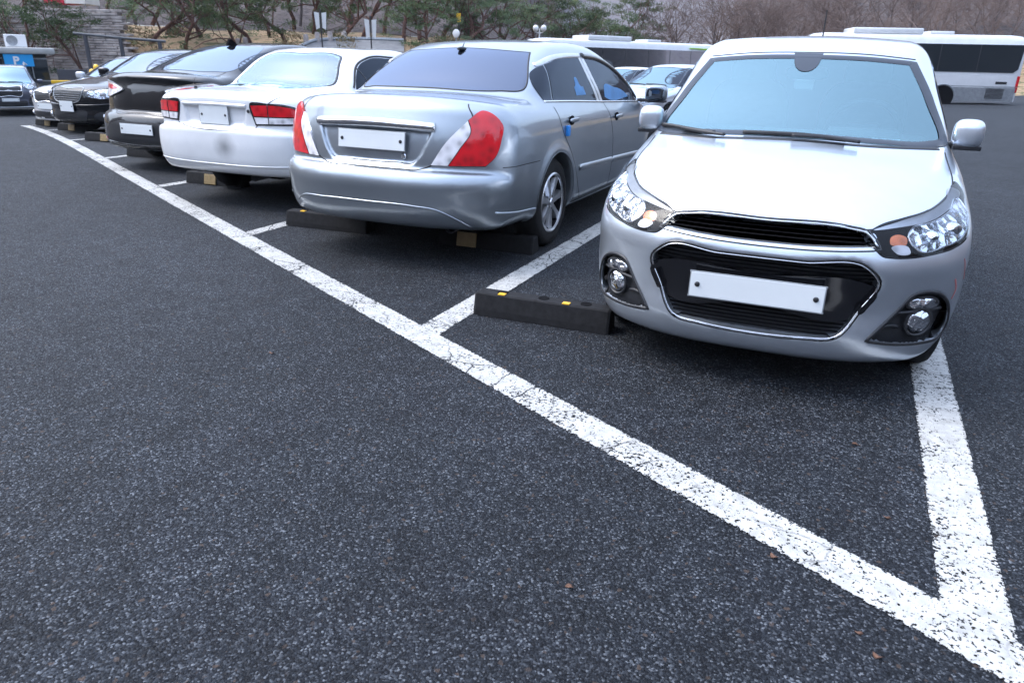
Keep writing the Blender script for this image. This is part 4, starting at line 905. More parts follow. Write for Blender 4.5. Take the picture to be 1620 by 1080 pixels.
c.strip('rear_window_seal', [(-.66, 1.10), (-.57, 1.30), (-.52, 1.362, 'c'), (0, 1.386), (.52, 1.362, 'c'), (.57, 1.30), (.66, 1.115), (.52, 1.105), (0, 1.112), (-.52, 1.105)], 'near', .014, .004, 'seam', True)
c.patch('windscreen', [(-.66, 1.02), (-.55, 1.33), (0, 1.37), (.55, 1.33), (.66, 1.02), (0, 1.0)], 'far', 'tint', .003, .004, .05)
c.strip('plate_garnish', [(-.445, .905), (-.3, .912), (0, .918), (.3, .912), (.445, .905)], 'near', .058, .028, 'chrome', g=c.F.F0)
c.plate((0, .045, .812), .51, .112, -.12)
m = MB(); m.lathe([(.001, 0), (.016, 0), (.02, .006)], (.235, .050, .722), 'y', 16); m.build('boot_lock', 'chrome', c.root, True)
c.strip('bumper_valance', [(-.70, .355), (-.60, .405), (-.35, .428), (0, .432), (.35, .428), (.50, .41), (.60, .36), (.68, .30)], 'near', .010, .004, 'grey_silver')
m = MB(); m.lathe([(.034, .25), (.038, .02), (.042, -.002), (.038, -.004), (.036, .03), (.034, .2)], (.535, .12, .285), 'y', 24); m.build('exhaust_pipe', 'bolt', c.root, True)
m = MB(); m.lathe([(.001, .03), (.037, .03)], (.535, .12, .285), 'y', 16); m.box((.2, .55, .30), (1.0, .55, .14), None, .04); m.box((0, 2.4, .24), (1.3, 3.0, .08), None, .02); m.build('undertray', 'under', c.root)
c.antenna(0, 1.28, h=.05)
P_, N_, _ = c.onto([(1.262, .83)], 'right'); m = MB(); m.box(Vector(P_[0]) + Vector((.012, 0, 0)), (.024, .045, .075), None, .008); m.build('door_guard', 'blue', c.root, True)
c.patch('tarp_reflection', [(2.34, 1.03, 'c'), (2.37, 1.09), (2.7, 1.10), (3.0, 1.05), (3.10, 1.01, 'c'), (2.4, 1.015)], 'right', 'sticker_refl', .0052, 0, .04)  # reflection of a blue tarp, painted as a patch on the glass
c.patch('window_sticker', [(1.66, 1.06, 'c'), (1.66, 1.12, 'c'), (1.70, 1.135), (1.73, 1.19), (1.77, 1.19), (1.80, 1.13), (1.86, 1.12, 'c'), (1.87, 1.06, 'c')], 'right', 'sticker_refl', .0052, 0, .03)
c.wheels(.325, .205, .215, 7)
# ---------------------------------------------------------------- old white saloon, tail to the camera
OLDSAL['carve'] = [(catmull([(-.36, .885, 'c'), (-.34, .79), (-.33, .735, 'c'), (.33, .735, 'c'), (.34, .79), (.36, .885, 'c')]), 'near', .02)]
c = Car('white_saloon', 'old white saloon, tail out, red and clear lamps, dark smudge on its bumper', 'car', OLDSAL, (-5.13, 4.815, 0), .0)
olid = [(-.72, 1.05), (-.72, .99), (-.64, .95), (-.47, .79), (-.44, .735), (-.44, .715), (.44, .715), (.44, .735), (.47, .79), (.64, .95), (.72, .99), (.72, 1.05)]
ord_ = [(1.05, .98), (1.15, .70), (1.28, .30), (1.95, .28), (1.98, .95), (1.90, 1.29), (1.45, 1.27)]; ofd = [(1.96, .28), (1.99, .95), (1.92, 1.29), (2.4, 1.25), (2.98, .95), (3.1, .6), (3.0, .28)]
grw = [(-.60, 1.055), (-.53, 1.22), (-.47, 1.305), (-.40, 1.325), (0, 1.335), (.40, 1.325), (.47, 1.305), (.53, 1.22), (.60, 1.055), (.50, 1.035), (0, 1.045), (-.50, 1.035)]
gfw = [(-.62, 1.0), (-.50, 1.28), (0, 1.33), (.50, 1.28), (.62, 1.0), (0, .98)]
opan = [('trunk_lid', 'near', np.array(olid), lambda C: C[:, 1] < .62)]
for ax, f in (('right', lambda C: C[:, 0] > .3), ('left', lambda C: C[:, 0] < -.3)): opan += [('rear_door', ax, np.array(ord_), f), ('front_door', ax, np.array(ofd), f)]
opan += [('rear_bumper', 'right', np.array([(-.2, .2), (-.2, .708), (.2, .708), (.58, .69), (.60, .45), (.62, .2)]), None)]
c.body('white', opan, [('near', inset(grw, .02), lambda C: (C[:, 1] > .5) & (C[:, 1] < 1.6)), ('far', inset(gfw, .02), lambda C: (C[:, 1] > 2.3) & (C[:, 1] < 3.6))], liner='liner')
c.patch('rear_window', grw, 'near', 'wsr', .002, 0, .035, g=c.F.F0); c.strip('rear_window_frit', [tuple(p) for p in inset(grw, .006)], 'near', .028, .003, 'frit', True, .0, g=c.F.F0, step=.03)
c.patch('windscreen', gfw, 'far', 'wsr', .002, 0, .05, g=c.F.F0)
c.strip('trunk_seam', [(-.66, .975), (-.645, .945)], 'near', .007, .001, 'seam'); c.strip('trunk_seam', [(.66, .975), (.62, .945), (.48, .77), (.455, .72), (.40, .712), (-.40, .712), (-.455, .72), (-.48, .77), (-.62, .945)], 'near', .008, .001, 'seam')
for sgn in (1, -1):
    ax = 'right' if sgn > 0 else 'left'; d = np.array((-sgn*.25, .96, 0.0))
    def mm(p): return p if sgn > 0 else mir(p)
    red = [(.43, .04, .90, 'c'), (.60, .06, .905), (.72, .13, .895), (.775, .20, .875), (.80, .24, .83), (.80, .24, .815, 'c'), (.455, .04, .815, 'c')]
    cl = [(.455, .04, .806, 'c'), (.80, .24, .806, 'c'), (.795, .23, .76, 'c'), (.475, .04, .752, 'c')]
    bk = [(.415, .04, .915), (.60, .05, .920), (.74, .13, .910), (.80, .20, .88), (.815, .25, .82), (.81, .24, .745, 'c'), (.46, .03, .738, 'c')]
    t = c.patch('tail_light', mm(bk), d, 'gloss', .004, .006, .03)
    c.patch('tail_light_red', mm(red), d, 'red', .012, .01, .025, parent=t); c.patch('tail_light_clear', mm(cl), d, 'clearlens', .012, .01, .025, parent=t)
    c.strip('tail_light_divider', [(.585*sgn, .91), (.585*sgn, .745)], 'near', .012, .016, 'gloss', parent=t)
    c.patch('side_window', [(1.10, 1.03), (1.28, 1.22), (1.48, 1.285), (1.86, 1.295, 'c'), (1.92, 1.01, 'c')], ax, 'side', .004, .006); c.patch('side_window', [(1.95, 1.295, 'c'), (2.35, 1.25), (2.92, .99, 'c'), (2.0, 1.01, 'c')], ax, 'side', .004, .006)
    c.strip('window_trim', [(1.07, 1.03), (1.27, 1.23), (1.48, 1.298), (1.88, 1.308), (2.35, 1.265), (2.95, .99)], ax, .022, .006, 'seam'); c.strip('door_seam', [(1.05, .98), (1.15, .70), (1.28, .30)], ax, .008, .001, 'seam'); c.strip('door_seam', [(1.98, .98), (1.96, .29)], ax, .008, .001, 'seam')
    c.strip('window_pillar', [(1.24, 1.20), (1.34, 1.02)], ax, .02, .006, 'plastic')
    c.handle(sgn, 1.32, .86, 'white'); c.handle(sgn, 2.14, .85, 'white'); c.mirror_(sgn, 2.95, 1.0, 'white', x=.92, sz=(.18, .12, .12), face=-1)
    V, F_ = superell((sgn*.34, 2.35, .95), (.50, .18, .62), .5, rot=Matrix.Rotation(.2, 3, 'X')); st = link('seat', V, F_, 'cloth', c.root); V, F_ = superell((sgn*.34, 2.24, 1.24), (.26, .10, .16), .6); link('headrest', V, F_, 'cloth', st)
m = MB(); m.box((0, 1.35, .90), (1.3, .16, .42), Matrix.Rotation(.25, 3, 'X'), .05); m.box((0, 1.0, .99), (1.2, .55, .05), None, .01); m.build('rear_seat', 'cloth', c.root, True)
m = MB(); m.box((.12, 1.02, 1.03), (.34, .10, .035), None, .01); m.build('brake_light', 'tan', c.root)
c.strip('plate_lip', [(-.37, .893), (0, .897), (.37, .893)], 'near', .030, .014, 'white', g=c.F.F0)
c.plate((0, .032, .808), .335, .155, 0); 
m = MB(); m.lathe([(.001, 0), (.013, 0), (.016, .006)], (.40, .03, .852), 'y', 12); m.build('boot_lock', 'bolt', c.root, True)
c.strip('bumper_groove', [(-.80, .405), (-.60, .40), (0, .395), (.60, .40), (.80, .405)], 'near', .012, .006, 'white')
m = MB(); m.box((0, .5, .32), (1.0, .5, .14), None, .04); m.box((0, 2.2, .26), (1.2, 2.8, .08), None, .02); m.build('undertray', 'under', c.root)
c.patch('bumper_smudge', [(-.06, .55), (.0, .66), (.16, .69), (.32, .66), (.38, .55), (.32, .44), (.16, .41), (.0, .44)], 'near', 'smudge', .0015, 0, .04)
m = MB(); m.tube([(.36, .05, .28), (.36, .35, .29), (.30, .8, .30)], [.028, .028, .03], 14, False); m.build('exhaust_pipe', 'bolt', c.root, True)
m = MB(); P_, _, _ = c.onto([(-.52, .35)], 'top'); m.lathe([(.001, .02), (.014, .02), (.016, 0)], P_[0], 'z', 12); m.build('antenna_stub', 'plastic', c.root, True)
c.wheels(.30, .185, .19, 6, False)

# ---------------------------------------------------------------- black saloon, tail to the camera
c = Car('black_saloon_tail', 'glossy black saloon, tail out, just left of the old white saloon', 'car', NEWSAL, (-7.50, 5.93, 0), .0)
nlid = [(-.62, 1.12), (-.68, 1.0), (-.66, .93), (-.60, .84), (-.56, .70), (-.50, .665), (0, .655), (.50, .665), (.56, .70), (.60, .84), (.66, .93), (.68, 1.0), (.62, 1.12)]
c.body('black', [('trunk_lid', 'near', np.array(nlid), lambda C: C[:, 1] < .8), ('rear_bumper', 'right', np.array([(-.2, .2), (-.2, .65), (.2, .655), (.62, .69), (.64, .45), (.62, .2)]), None)])
c.strip('trunk_seam', nlid, 'near', .008, .001, 'seam')
c.patch('rear_window', [(-.66, 1.12), (-.55, 1.36), (-.50, 1.39, 'c'), (0, 1.41), (.50, 1.39, 'c'), (.55, 1.36), (.66, 1.12), (.50, 1.11), (0, 1.12), (-.50, 1.11)], 'near', 'darkscreen', .003, .004, .04)
c.patch('windscreen', [(-.66, 1.02), (-.55, 1.33), (0, 1.37), (.55, 1.33), (.66, 1.02), (0, 1.0)], 'far', 'tint', .003, .004, .05)
for sgn in (1, -1):
    ax = 'right' if sgn > 0 else 'left'; d = np.array((-sgn*.45, .89, 0.0))
    def mm(p): return p if sgn > 0 else mir(p)
    tl = c.patch('tail_light', mm([(.36, .13, .895), (.56, .19, .955), (.74, .28, .985), (.855, .42, .985), (.880, .50, .945), (.865, .42, .87), (.80, .33, .815), (.68, .24, .805), (.52, .17, .84)]), d, 'clearlens', .012, .012, .03)
    c.patch('tail_light_red', mm([(.48, .16, .905), (.60, .20, .935), (.76, .29, .950), (.85, .42, .950), (.85, .42, .920), (.74, .28, .905), (.60, .20, .890)]), d, 'red', .016, .01, .025, parent=tl)
    c.strip('tail_light_rim', mm([(.36, .13, .895), (.56, .19, .955), (.74, .28, .985), (.855, .42, .985), (.880, .50, .945), (.865, .42, .87), (.80, .33, .815), (.68, .24, .805), (.52, .17, .84)]), d, .012, .008, 'gloss', True, .008, parent=tl)
    c.patch('side_window', [(.98, 1.13), (1.3, 1.28), (1.7, 1.355), (2.2, 1.37, 'c'), (2.3, 1.02, 'c'), (1.3, 1.05)], ax, 'side', .004, .006); c.patch('side_window', [(2.25, 1.37, 'c'), (2.7, 1.32), (3.4, 1.0, 'c'), (2.35, 1.02, 'c')], ax, 'side', .004, .006)
    c.strip('door_seam', [(1.25, 1.04), (1.3, .75), (1.6, .3)], ax, .008, .001, 'seam'); c.strip('door_seam', [(2.33, 1.02), (2.36, .3)], ax, .008, .001, 'seam')
    c.handle(sgn, 1.5, .90, 'black'); c.handle(sgn, 2.55, .88, 'black'); c.mirror_(sgn, 3.3, 1.05, 'black', x=.99, face=-1)
    c.patch('bumper_reflector', mm([(.66, .08, .345, 'c'), (.82, .15, .345, 'c'), (.82, .15, .32, 'c'), (.66, .08, .32, 'c')]), d, 'red', .004, .006, .03, smooth=False)
c.patch('bumper_valance', [(-.60, .46), (-.38, .545), (0, .555), (.38, .545), (.60, .46), (.66, .30), (0, .28), (-.66, .30)], 'near', 'plastic', .004, .006, .04)
c.strip('bumper_trim', [(-.66, .31), (0, .29), (.66, .31)], 'near', .03, .012, 'gloss')
c.plate((0, -.014, .478), .52, .11, -.03)
m = MB(); m.box((0, .9, .26), (1.2, .9, .12), None, .04); m.box((0, 2.6, .25), (1.3, 2.8, .08), None, .02); m.build('undertray', 'under', c.root)
P_, N_, _ = c.onto([(0, 1.62)], 'top'); m = MB(); p = Vector(P_[0]); m.prism([(-.09, 0), (.10, 0), (.10, .015), (.06, .075), (.03, .078)], -.018, .018, lambda a, b, h_: p + Vector((h_, -a, b - .005))); m.build('shark_fin_antenna', 'under', c.root)
c.wheels(.33, .21, .22, 7, False)

# ---------------------------------------------------------------- cars with their noses to the camera
def front_car(name, label, spec, loc, psi, mat, kind, group=None, glass='darkscreen', plate=(.52, .11, .42)):
    c = Car(name, label, 'car' if kind != 'suv' else 'suv', spec, loc, psi, group); dz = .22 if kind == 'suv' else 0.0
    H = dz
    hd = [(-.78, 1.18), (-.80, .75), (-.66, .30), (-.40, .10), (0, .06), (.40, .10), (.66, .30), (.80, .75), (.78, 1.18), (0, 1.0)]
    hp = catmull(hd)
    c.body(mat, [('hood', 'top', hp, lambda C: C[:, 2] > .70 + H), ('front_bumper', 'right', np.array([(-.1, .15), (-.1, .66+H), (.5, .66+H), (.48, .4+H), (.5, .15)]), None)])
    c.strip('hood_seam', [p for p in hd[:-1]], 'top', .010, .001, 'seam')
    zb = .985 + (.115 if kind == 'suv' else 0); zt = 1.40 + (.235 if kind == 'suv' else 0)
    wsn = [(-.73, zb), (-.66, (zb+zt)/2), (-.58, zt-.03, 'c'), (0, zt), (.58, zt-.03, 'c'), (.66, (zb+zt)/2), (.73, zb), (.4, zb+.01), (0, zb+.02), (-.4, zb+.01)]
    c.patch('windscreen', wsn, 'near', glass, .003, .004, .04); c.strip('windscreen_frit', [tuple(p) for p in inset(wsn, .01)], 'near', .03, .004, 'frit', True, .002, step=.03)
    c.strip('wiper', [(-.6, zb+.03), (-.2, zb+.03), (.0, zb+.02)], 'near', .02, .016, 'plastic', off=.006); c.strip('wiper', [(.0, zb+.035), (.3, zb+.035), (.5, zb+.02)], 'near', .02, .016, 'plastic', off=.006)
    for sgn in (1, -1):
        ax = 'right' if sgn > 0 else 'left'; d = np.array((-sgn*.5, .86, -.1))
        def mm(p): return p if sgn > 0 else mir(p)
        if kind == 'classic': lp = [(.42, .05, .725+H), (.55, .12, .775+H), (.72, .26, .80+H), (.84, .45, .80+H), (.855, .48, .74+H), (.82, .36, .66+H), (.70, .20, .625+H), (.55, .10, .635+H), (.45, .05, .67+H)]
        else: lp = [(.36, .04, .69+H), (.52, .11, .735+H), (.70, .24, .78+H), (.83, .45, .81+H), (.86, .50, .78+H), (.84, .38, .70+H), (.72, .22, .655+H), (.55, .11, .635+H), (.42, .05, .65+H)]
        if kind == 'suv': lp = [(.48, .06, .80+H), (.56, .12, .86+H), (.70, .25, .92+H), (.80, .42, .95+H), (.84, .45, .90+H), (.82, .36, .78+H), (.72, .22, .70+H), (.56, .11, .68+H)]
        h = c.patch('headlight', mm(lp), d, 'gloss', .002, .004, .03); ci = np.mean([p[:3] for p in lp], 0)
        inn = [tuple(ci + (np.array(p[:3]) - ci)*.86) for p in lp]
        c.patch('headlight_reflector', mm(inn), d, 'bowl', .005, 0, .02, parent=h)
        q3 = (ci[0]*sgn, ci[1], ci[2]); Q, N, _ = c.onto([q3, q3], d); V, F_ = superell(Vector(Q[0]), (.09, .09, .09), 1, 14, 8); link('headlight_bulb', V, F_, 'clearlens', h)
        c.patch('headlight_cover', mm(lp), d, 'lensc', .012, .010, .03, parent=h)
        fl = [(.52, .345), (.58, .40), (.72, .41), (.80, .36), (.76, .29), (.60, .28)]
        if kind == 'suv': fl = [(.54, .42), (.60, .62), (.72, .66), (.80, .56), (.78, .40), (.62, .36)]
        fo = c.patch('fog_lamp_housing', [(a*sgn, b) for a, b in fl], 'near', 'plastic', .004, .006, .03)
        Q, N, _ = c.onto([(.68*sgn, fl[0][1]+.0)], 'near'); V, F_ = superell(Q[0], (.10, .05, .09), 1, 14, 8); link('fog_lamp', V, F_, 'bowl', fo)
        y1 = 2.45
        c.patch('side_window', [(1.35, zb+.06), (1.75, zt-.12), (2.05, zt-.02), (y1, zt-.01, 'c'), (y1-.03, zb+.045, 'c')], ax, 'side', .004, .006); c.patch('side_window', [(y1+.06, zt-.01, 'c'), (3.1, zt-.06), (3.7, zb+.14), (3.72, zb+.07), (y1+.04, zb+.045, 'c')], ax, 'side', .004, .006)
        c.strip('door_seam', [(1.30, zb-.03), (1.35, .3)], ax, .008, .001, 'seam'); c.strip('door_seam', [(y1+.02, zb), (y1+.04, .3)], ax, .008, .001, 'seam')
        c.handle(sgn, 2.25, zb-.12, mat); c.mirror_(sgn, 1.55, zb+.05, mat, x=.99, face=1)
    if kind == 'classic':
        gp = [(-.36, .765), (0, .785), (.36, .765), (.30, .60), (.24, .575), (0, .57), (-.24, .575), (-.30, .60)]
        g = c.patch('grille', gp, 'near', 'plastic', .004, .006, .03)
        for z in (.605, .64, .675, .71, .745): c.strip('grille_bar', [(-.30 - (z-.6)*.3, z), (0, z+.006), (.30 + (z-.6)*.3, z)], 'near', .007, .008, 'galv', off=.004, parent=g)
        c.strip('grille_surround', gp, 'near', .014, .008, 'galv', True, .003, parent=g)
        c.strip('bumper_line', [(-.86, .56), (-.6, .535), (0, .525), (.6, .535), (.86, .56)], 'near', .03, .014, mat)
        c.patch('lower_intake', [(-.42, .40), (0, .405), (.42, .40), (.38, .28), (0, .27), (-.38, .28)], 'near', 'plastic', .003, .006, .04)
    elif kind == 'suv':
        for (za, zb_) in ((.88, .99), (.70, .83)):
            gp = [(-.40, zb_-.02), (0, zb_), (.40, zb_-.02), (.38, za+.01), (0, za), (-.38, za+.01)]; g = c.patch('grille', gp, 'near', 'plastic', .004, .006, .03); c.strip('grille_surround', gp, 'near', .026, .014, 'chrome', True, .002, parent=g)
        m = MB(); m.box((0, -.02, .855), (.84, .03, .045), None, .01); m.build('grille_badge_bar', 'chrome', c.root)
        c.patch('lower_intake', [(-.50, .47), (0, .48), (.50, .47), (.46, .34), (0, .33), (-.46, .34)], 'near', 'plastic', .003, .006, .04)
        c.strip('skid_trim', [(-.7, .31), (0, .30), (.7, .31)], 'near', .05, .02, 'satin')
        m = MB()
        for sx in (-1, 1): m2 = MB(); m2.tube([(sx*.58, 1.9, 1.70), (sx*.58, 2.1, 1.745), (sx*.58, 3.7, 1.735), (sx*.58, 3.9, 1.68)], .018, 8); m2.build('roof_rail', 'satin', c.root, True)
    else:
        gp = [(-.40, .715), (0, .735), (.40, .715), (.36, .60), (0, .585), (-.36, .60)]
        g = c.patch('grille', gp, 'near', 'plastic', .004, .006, .03)
        for z in (.625, .655, .685): c.strip('grille_bar', [(-.36, z), (0, z+.006), (.36, z)], 'near', .010, .009, 'plastic', off=.004, parent=g)
        c.strip('grille_surround', gp, 'near', .03, .014, 'chrome', True, .003, parent=g)
        c.patch('lower_intake', [(-.70, .37), (-.5, .385), (0, .385), (.5, .385), (.70, .37), (.62, .27), (0, .26), (-.62, .27)], 'near', 'plastic', .003, .006, .04)
        c.strip('splitter', [(-.78, .25), (0, .235), (.78, .25)], 'near', .03, .02, 'satin')
    c.plate((0, -.018, plate[2]), plate[0], plate[1], 0)
    c.wheels(spec['wheels'][0][1], .20, .21, 6, False)
    return c
# ---------------------------------------------------------------- buses
def bus(name, label, p_front, p_rear, H, side, mats, rear_detail, lime=False):
    """coach between two ground points (its visible long side), body to the far side"""
    a = Vector(p_front); b = Vector(p_rear); L = (b - a).length; t = (b - a)/L
    ang = math.atan2(t.y, t.x); r_ = tag(empty(name, a, ang), label, 'bus')     # local x: front -> rear along the seen side, y into the bus
    W = 2.45; m = MB()
    # rounded body section lofted along the length
    sec = [(.0, .36), (-.02, .9), (-.02, 1.6), (.03, 2.6), (.09, H-.25), (.20, H-.08), (.45, H), (W/2, H+.03), (W-.45, H), (W-.20, H-.08), (W-.09, H-.25), (W-.03, 2.6), (W+.02, 1.6), (W+.02, .9), (W, .36)]
    st = [(0.0, .30, .80), (.06, .12, .93), (.25, .03, .98), (.7, 0, 1), (L-.7, 0, 1), (L-.2, .02, .985), (L-.04, .10, .95), (L, .22, .86)]
    V = []; n = len(sec)
    for x, ins, kz in st:
        for yy, zz in sec: V.append((x, W/2 + (yy - W/2)*(1 - ins*.8), .36 + (zz - .36)*kz))
    Fc = [tuple(range(n)), tuple(range((len(st)-1)*n, len(st)*n))[::-1]]
    for i in range(len(st)-1):
        for k in range(n): Fc.append((i*n+k, i*n+(k+1) % n, (i+1)*n+(k+1) % n, (i+1)*n+k))
    m.add(V, Fc); bd = m.build('body', mats, r_, True)
    def panel(nm, pts, mat, y0=-.045, y1=.05, par=None):
        q = MB(); q.prism(pts, y0, y1, lambda u, v, h_: Vector((u, h_ + max(0, (v - 1.6))*.045, v))); return q.build(nm, mat, par or r_)
    zb, zt = 1.66, H - .42
    w = panel('window_band', [(1.1, zb+.05), (1.2, zb), (L-.45, zb), (L-.25, zb+.15), (L-.16, zt-.1), (L-.2, zt), (1.1, zt)], 'busglass')
    panel('front_window', [(.16, zb-.25), (.85, zb-.25), (.85, zt-.05), (.30, zt-.1)], 'busglass')
    x = 2.4
    while x < L - 1.2: panel('window_pillar', [(x, zb+.02), (x+.035, zb+.02), (x+.035, zt-.02), (x, zt-.02)], 'bolt', -.050, .0, w); x += 1.75
    panel('skirt_line', [(.3, 1.02), (L-.1, 1.02), (L-.1, 1.05), (.3, 1.05)], 'galv', -.026, 0)
    for hx in np.arange(1.2, L-1.5, 1.3):
        if not rear_detail and abs(hx - 2.0) > .9 and abs(hx - (L-3.6)) > 1.2: panel('luggage_door', [(hx, .42), (hx+1.2, .42), (hx+1.2, .98), (hx, .98)], 'buswhite', -.030, 0)
    for wx in (2.0, L-3.4):
        q = MB(); q.lathe([(.30, -.02), (.48, -.03), (.50, 0), (.50, .25), (.3, .25)], (wx, .10, .50), 'y', 32); wh = q.build('wheel', 'rubber', r_, True)
        q = MB(); q.lathe([(.001, .05), (.10, .02), (.14, .06), (.27, .05), (.30, -.015)], (wx, .10, .50), 'y', 24); q.build('rim', 'galv', wh, True)
        q = MB(); q.tube([(wx + .60*math.cos(u), -.03, .50 + .58*math.sin(u)) for u in np.linspace(0, math.pi, 20)], .045, 6); q.build('wheel_arch', 'galv', r_, True)
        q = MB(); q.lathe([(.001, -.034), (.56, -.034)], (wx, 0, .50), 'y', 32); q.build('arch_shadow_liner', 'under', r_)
    if rear_detail:
        panel('engine_grille', [(L-1.55, .45), (L-.55, .45), (L-.55, 1.0), (L-1.55, 1.0)], 'galv', -.035, 0)
        for k in range(8): panel('grille_louvre', [(L-1.45, .50 + k*.058), (L-.65, .50 + k*.058), (L-.65, .53 + k*.058), (L-1.45, .53 + k*.058)], 'plastic', -.05, -.01)
        panel('side_vent', [(L-1.1, 1.15), (L-.6, 1.15), (L-.6, 1.26), (L-1.1, 1.26)], 'plastic', -.035, 0)
        q = MB(); q.box((L-.12, .20, 1.15), (.16, .40, .75), None, .05); q.build('tail_light', 'red', r_)
        panel('lower_skirt', [(.5, .36), (L-.15, .36), (L-.15, .98), (.5, .98)], 'galv', -.024, 0)
    q = MB(); q.box((L*.36, W/2, H+.12), (3.2, 1.7, .26), None, .10); q.build('roof_unit', mats, r_, True)
    q = MB(); q.box((L*.62, W/2, H+.08), (1.1, 1.2, .14), None, .05); q.build('roof_hatch', mats, r_, True)
    if lime:
        panel('lime_stripe', [(L*.80, zt+.12), (L-.3, zt+.04), (L-.1, zt-.15), (L-.11, zt+.02), (L-.3, zt+.13), (L*.80, zt+.17)], 'lime', -.05, .05)
        panel('lime_swoosh', [(L*.50, 1.50), (L*.66, 1.46), (L*.70, 1.25), (L*.56, 1.28)], 'lime', -.036, 0)
    q = MB(); q.tube([(.25, -.02, 2.5), (-.05, -.25, 2.45), (-.12, -.30, 2.2)], .025, 6); q.box((-.12, -.30, 1.95), (.10, .22, .42), None, .04); q.build('mirror', 'plastic', r_)
    return r_
def gp(px, depth, dz=0.0):
    p = at(px, 100, depth); return Vector((p.x, p.y, float(gz(p.x, p.y)) + dz))
bus('coach', 'white coach with long dark window band and red tail lamp, behind the silver hatchback', gp(1280, 34.6), gp(1622, 33.4), 3.30, 1, 'buswhite', True)
bus('coach', 'white coach with lime green trim parked behind the grey-silver saloon roof', gp(858, 40.0), gp(1140, 46.5), 3.50, 1, 'buswhite', False, True)
front_car('black_saloon_nose', 'older glossy black saloon parked nose out with a chrome barred grille and a square plate', FRONT, (-12.35, 8.47, float(gz(-12.3, 10.5))), 0.0, 'black', 'classic', plate=(.335, .17, .50))
front_car('pale_saloon_nose', 'pale grey saloon nose out at the far left end of the parked row', FRONT, (-14.65, 9.62, float(gz(-14.6, 11.8))), 0.0, 'pale', 'modern', plate=(.52, .11, .49))
p = gp(4, 25.2); front_car('slate_suv', 'dark slate sport utility car facing out in front of the booth at far left', SUV, (p.x, p.y, p.z), R(56), 'slate', 'suv', glass='ws_far', plate=(.52, .11, .56))
p = gp(972, 15.4); front_car('silver_saloon_nose', 'silver saloon glimpsed between the grey-silver saloon and the hatchback, nose toward the camera', FRONT, (p.x, p.y, p.z), R(-22), 'silver', 'modern', glass='ws_far')
p = gp(925, 22.0); front_car('white_saloon_nose', 'white saloon half hidden behind the grey-silver saloon roof, below the lime-trimmed coach', FRONT, (p.x, p.y, p.z), R(-20), 'white', 'modern', glass='ws_far')

# ---------------------------------------------------------------- booth, walls and small things along the bank
M['stone'] = noisy('stone_course', [(0.3, (.20, .17, .155)), (0.5, (.38, .335, .315)), (0.7, (.52, .47, .44))], 1.6, bump=.8, dist=.08)
M['bark'] = noisy('pine_bark', [(0.3, (.035, .022, .018)), (0.5, (.10, .052, .040)), (0.7, (.20, .10, .07))], 7, bump=.6)
M['greybark'] = noisy('grey_bark', [(0.3, (.055, .045, .045)), (0.7, (.13, .11, .105))], 6, bump=.6)
M['railgrey'] = simple('rail_grey', (.10, .105, .11), .6); M['boothwall'] = simple('booth_wall', (.05, .06, .06), .5, var=.15, scale=3); M['boothroof'] = simple('booth_roof', (.42, .42, .40), .5, var=.1, scale=3)
M['signblue'] = simple('sign_blue', (.01, .33, .72), .4); M['signwhite'] = simple('sign_white', (.80, .80, .80), .5); M['darkboard'] = simple('dark_board', (.06, .06, .07), .6, var=.1)
M['yellowpaint'] = simple('yellow_paint', (.80, .47, .01), .45, var=.1); M['redcloth'] = simple('red_cloth', (.60, .03, .07), .7, var=.1); M['whitecloth'] = simple('white_cloth', (.76, .76, .75), .8, var=.06, scale=3)
def face_cam(p): return math.atan2(-p.x, p.y)*1.0
# parking booth
p = gp(30, 36.0); rz = math.atan2(p.y, p.x) - math.pi/2
k_ = tag(empty('parking_booth', p, rz), 'dark glazed parking booth with a pale flat roof behind the slate car', 'booth')
m = MB(); m.box((-.3, 0, 1.05), (3.0, 2.2, 2.1), None, .03); m.build('wall', 'boothwall', k_)
m = MB(); m.box((-.25, -.1, 2.22), (3.7, 2.8, .30), None, .12); m.build('roof', 'boothroof', k_, True)
for x0, w_ in ((-1.45, .9), (-.45, .8), (.5, .75)):
    m = MB(); m.box((x0+.3, -1.11, 1.35), (w_, .04, 1.0), None, .01); f = m.build('window', 'busglass', k_)
    m = MB(); m.box((x0+.3, -1.12, 1.87), (w_+.1, .05, .06)); m.box((x0+.3, -1.12, .83), (w_+.1, .05, .06)); m.build('window_frame', 'galv', f)
ac = tag(empty('air_conditioner', p + Matrix.Rotation(rz, 3, 'Z') @ Vector((.05, -.4, 2.37)), rz), 'white outdoor air conditioner unit standing on the booth roof', 'air conditioner')
m = MB(); m.box((0, 0, .30), (.92, .36, .58), None, .03); m.build('casing', 'signwhite', ac)
m = MB(); m.lathe([(.001, -.185), (.20, -.185), (.235, -.195), (.24, -.18)], (-.14, 0, .31), 'y', 28); m.build('fan_grille', 'galv', ac, True)
m = MB(); m.box((-.3, 0, .015), (.06, .34, .03)); f = m.build('foot', 'plastic', ac); m = MB(); m.box((.3, 0, .015), (.06, .34, .03)); m.build('foot', 'plastic', ac)
sp = p + Matrix.Rotation(rz, 3, 'Z') @ Vector((.02, -1.40, .0))
sg = tag(empty('parking_sign', sp, rz), 'light blue board with a white letter P in front of the booth', 'sign')
m = MB(); m.box((0, 0, 1.78), (1.22, .05, .56), None, .02); m.build('board', 'signblue', sg)
for sx in (-.5, .5): m = MB(); m.tube([(sx, .04, 0), (sx, .04, 2.0)], .025, 8); m.build('post', 'galv', sg)
cu = bpy.data.curves.new('letter', 'FONT'); cu.body = 'P'; cu.size = .50; cu.extrude = .008; cu.offset = .018
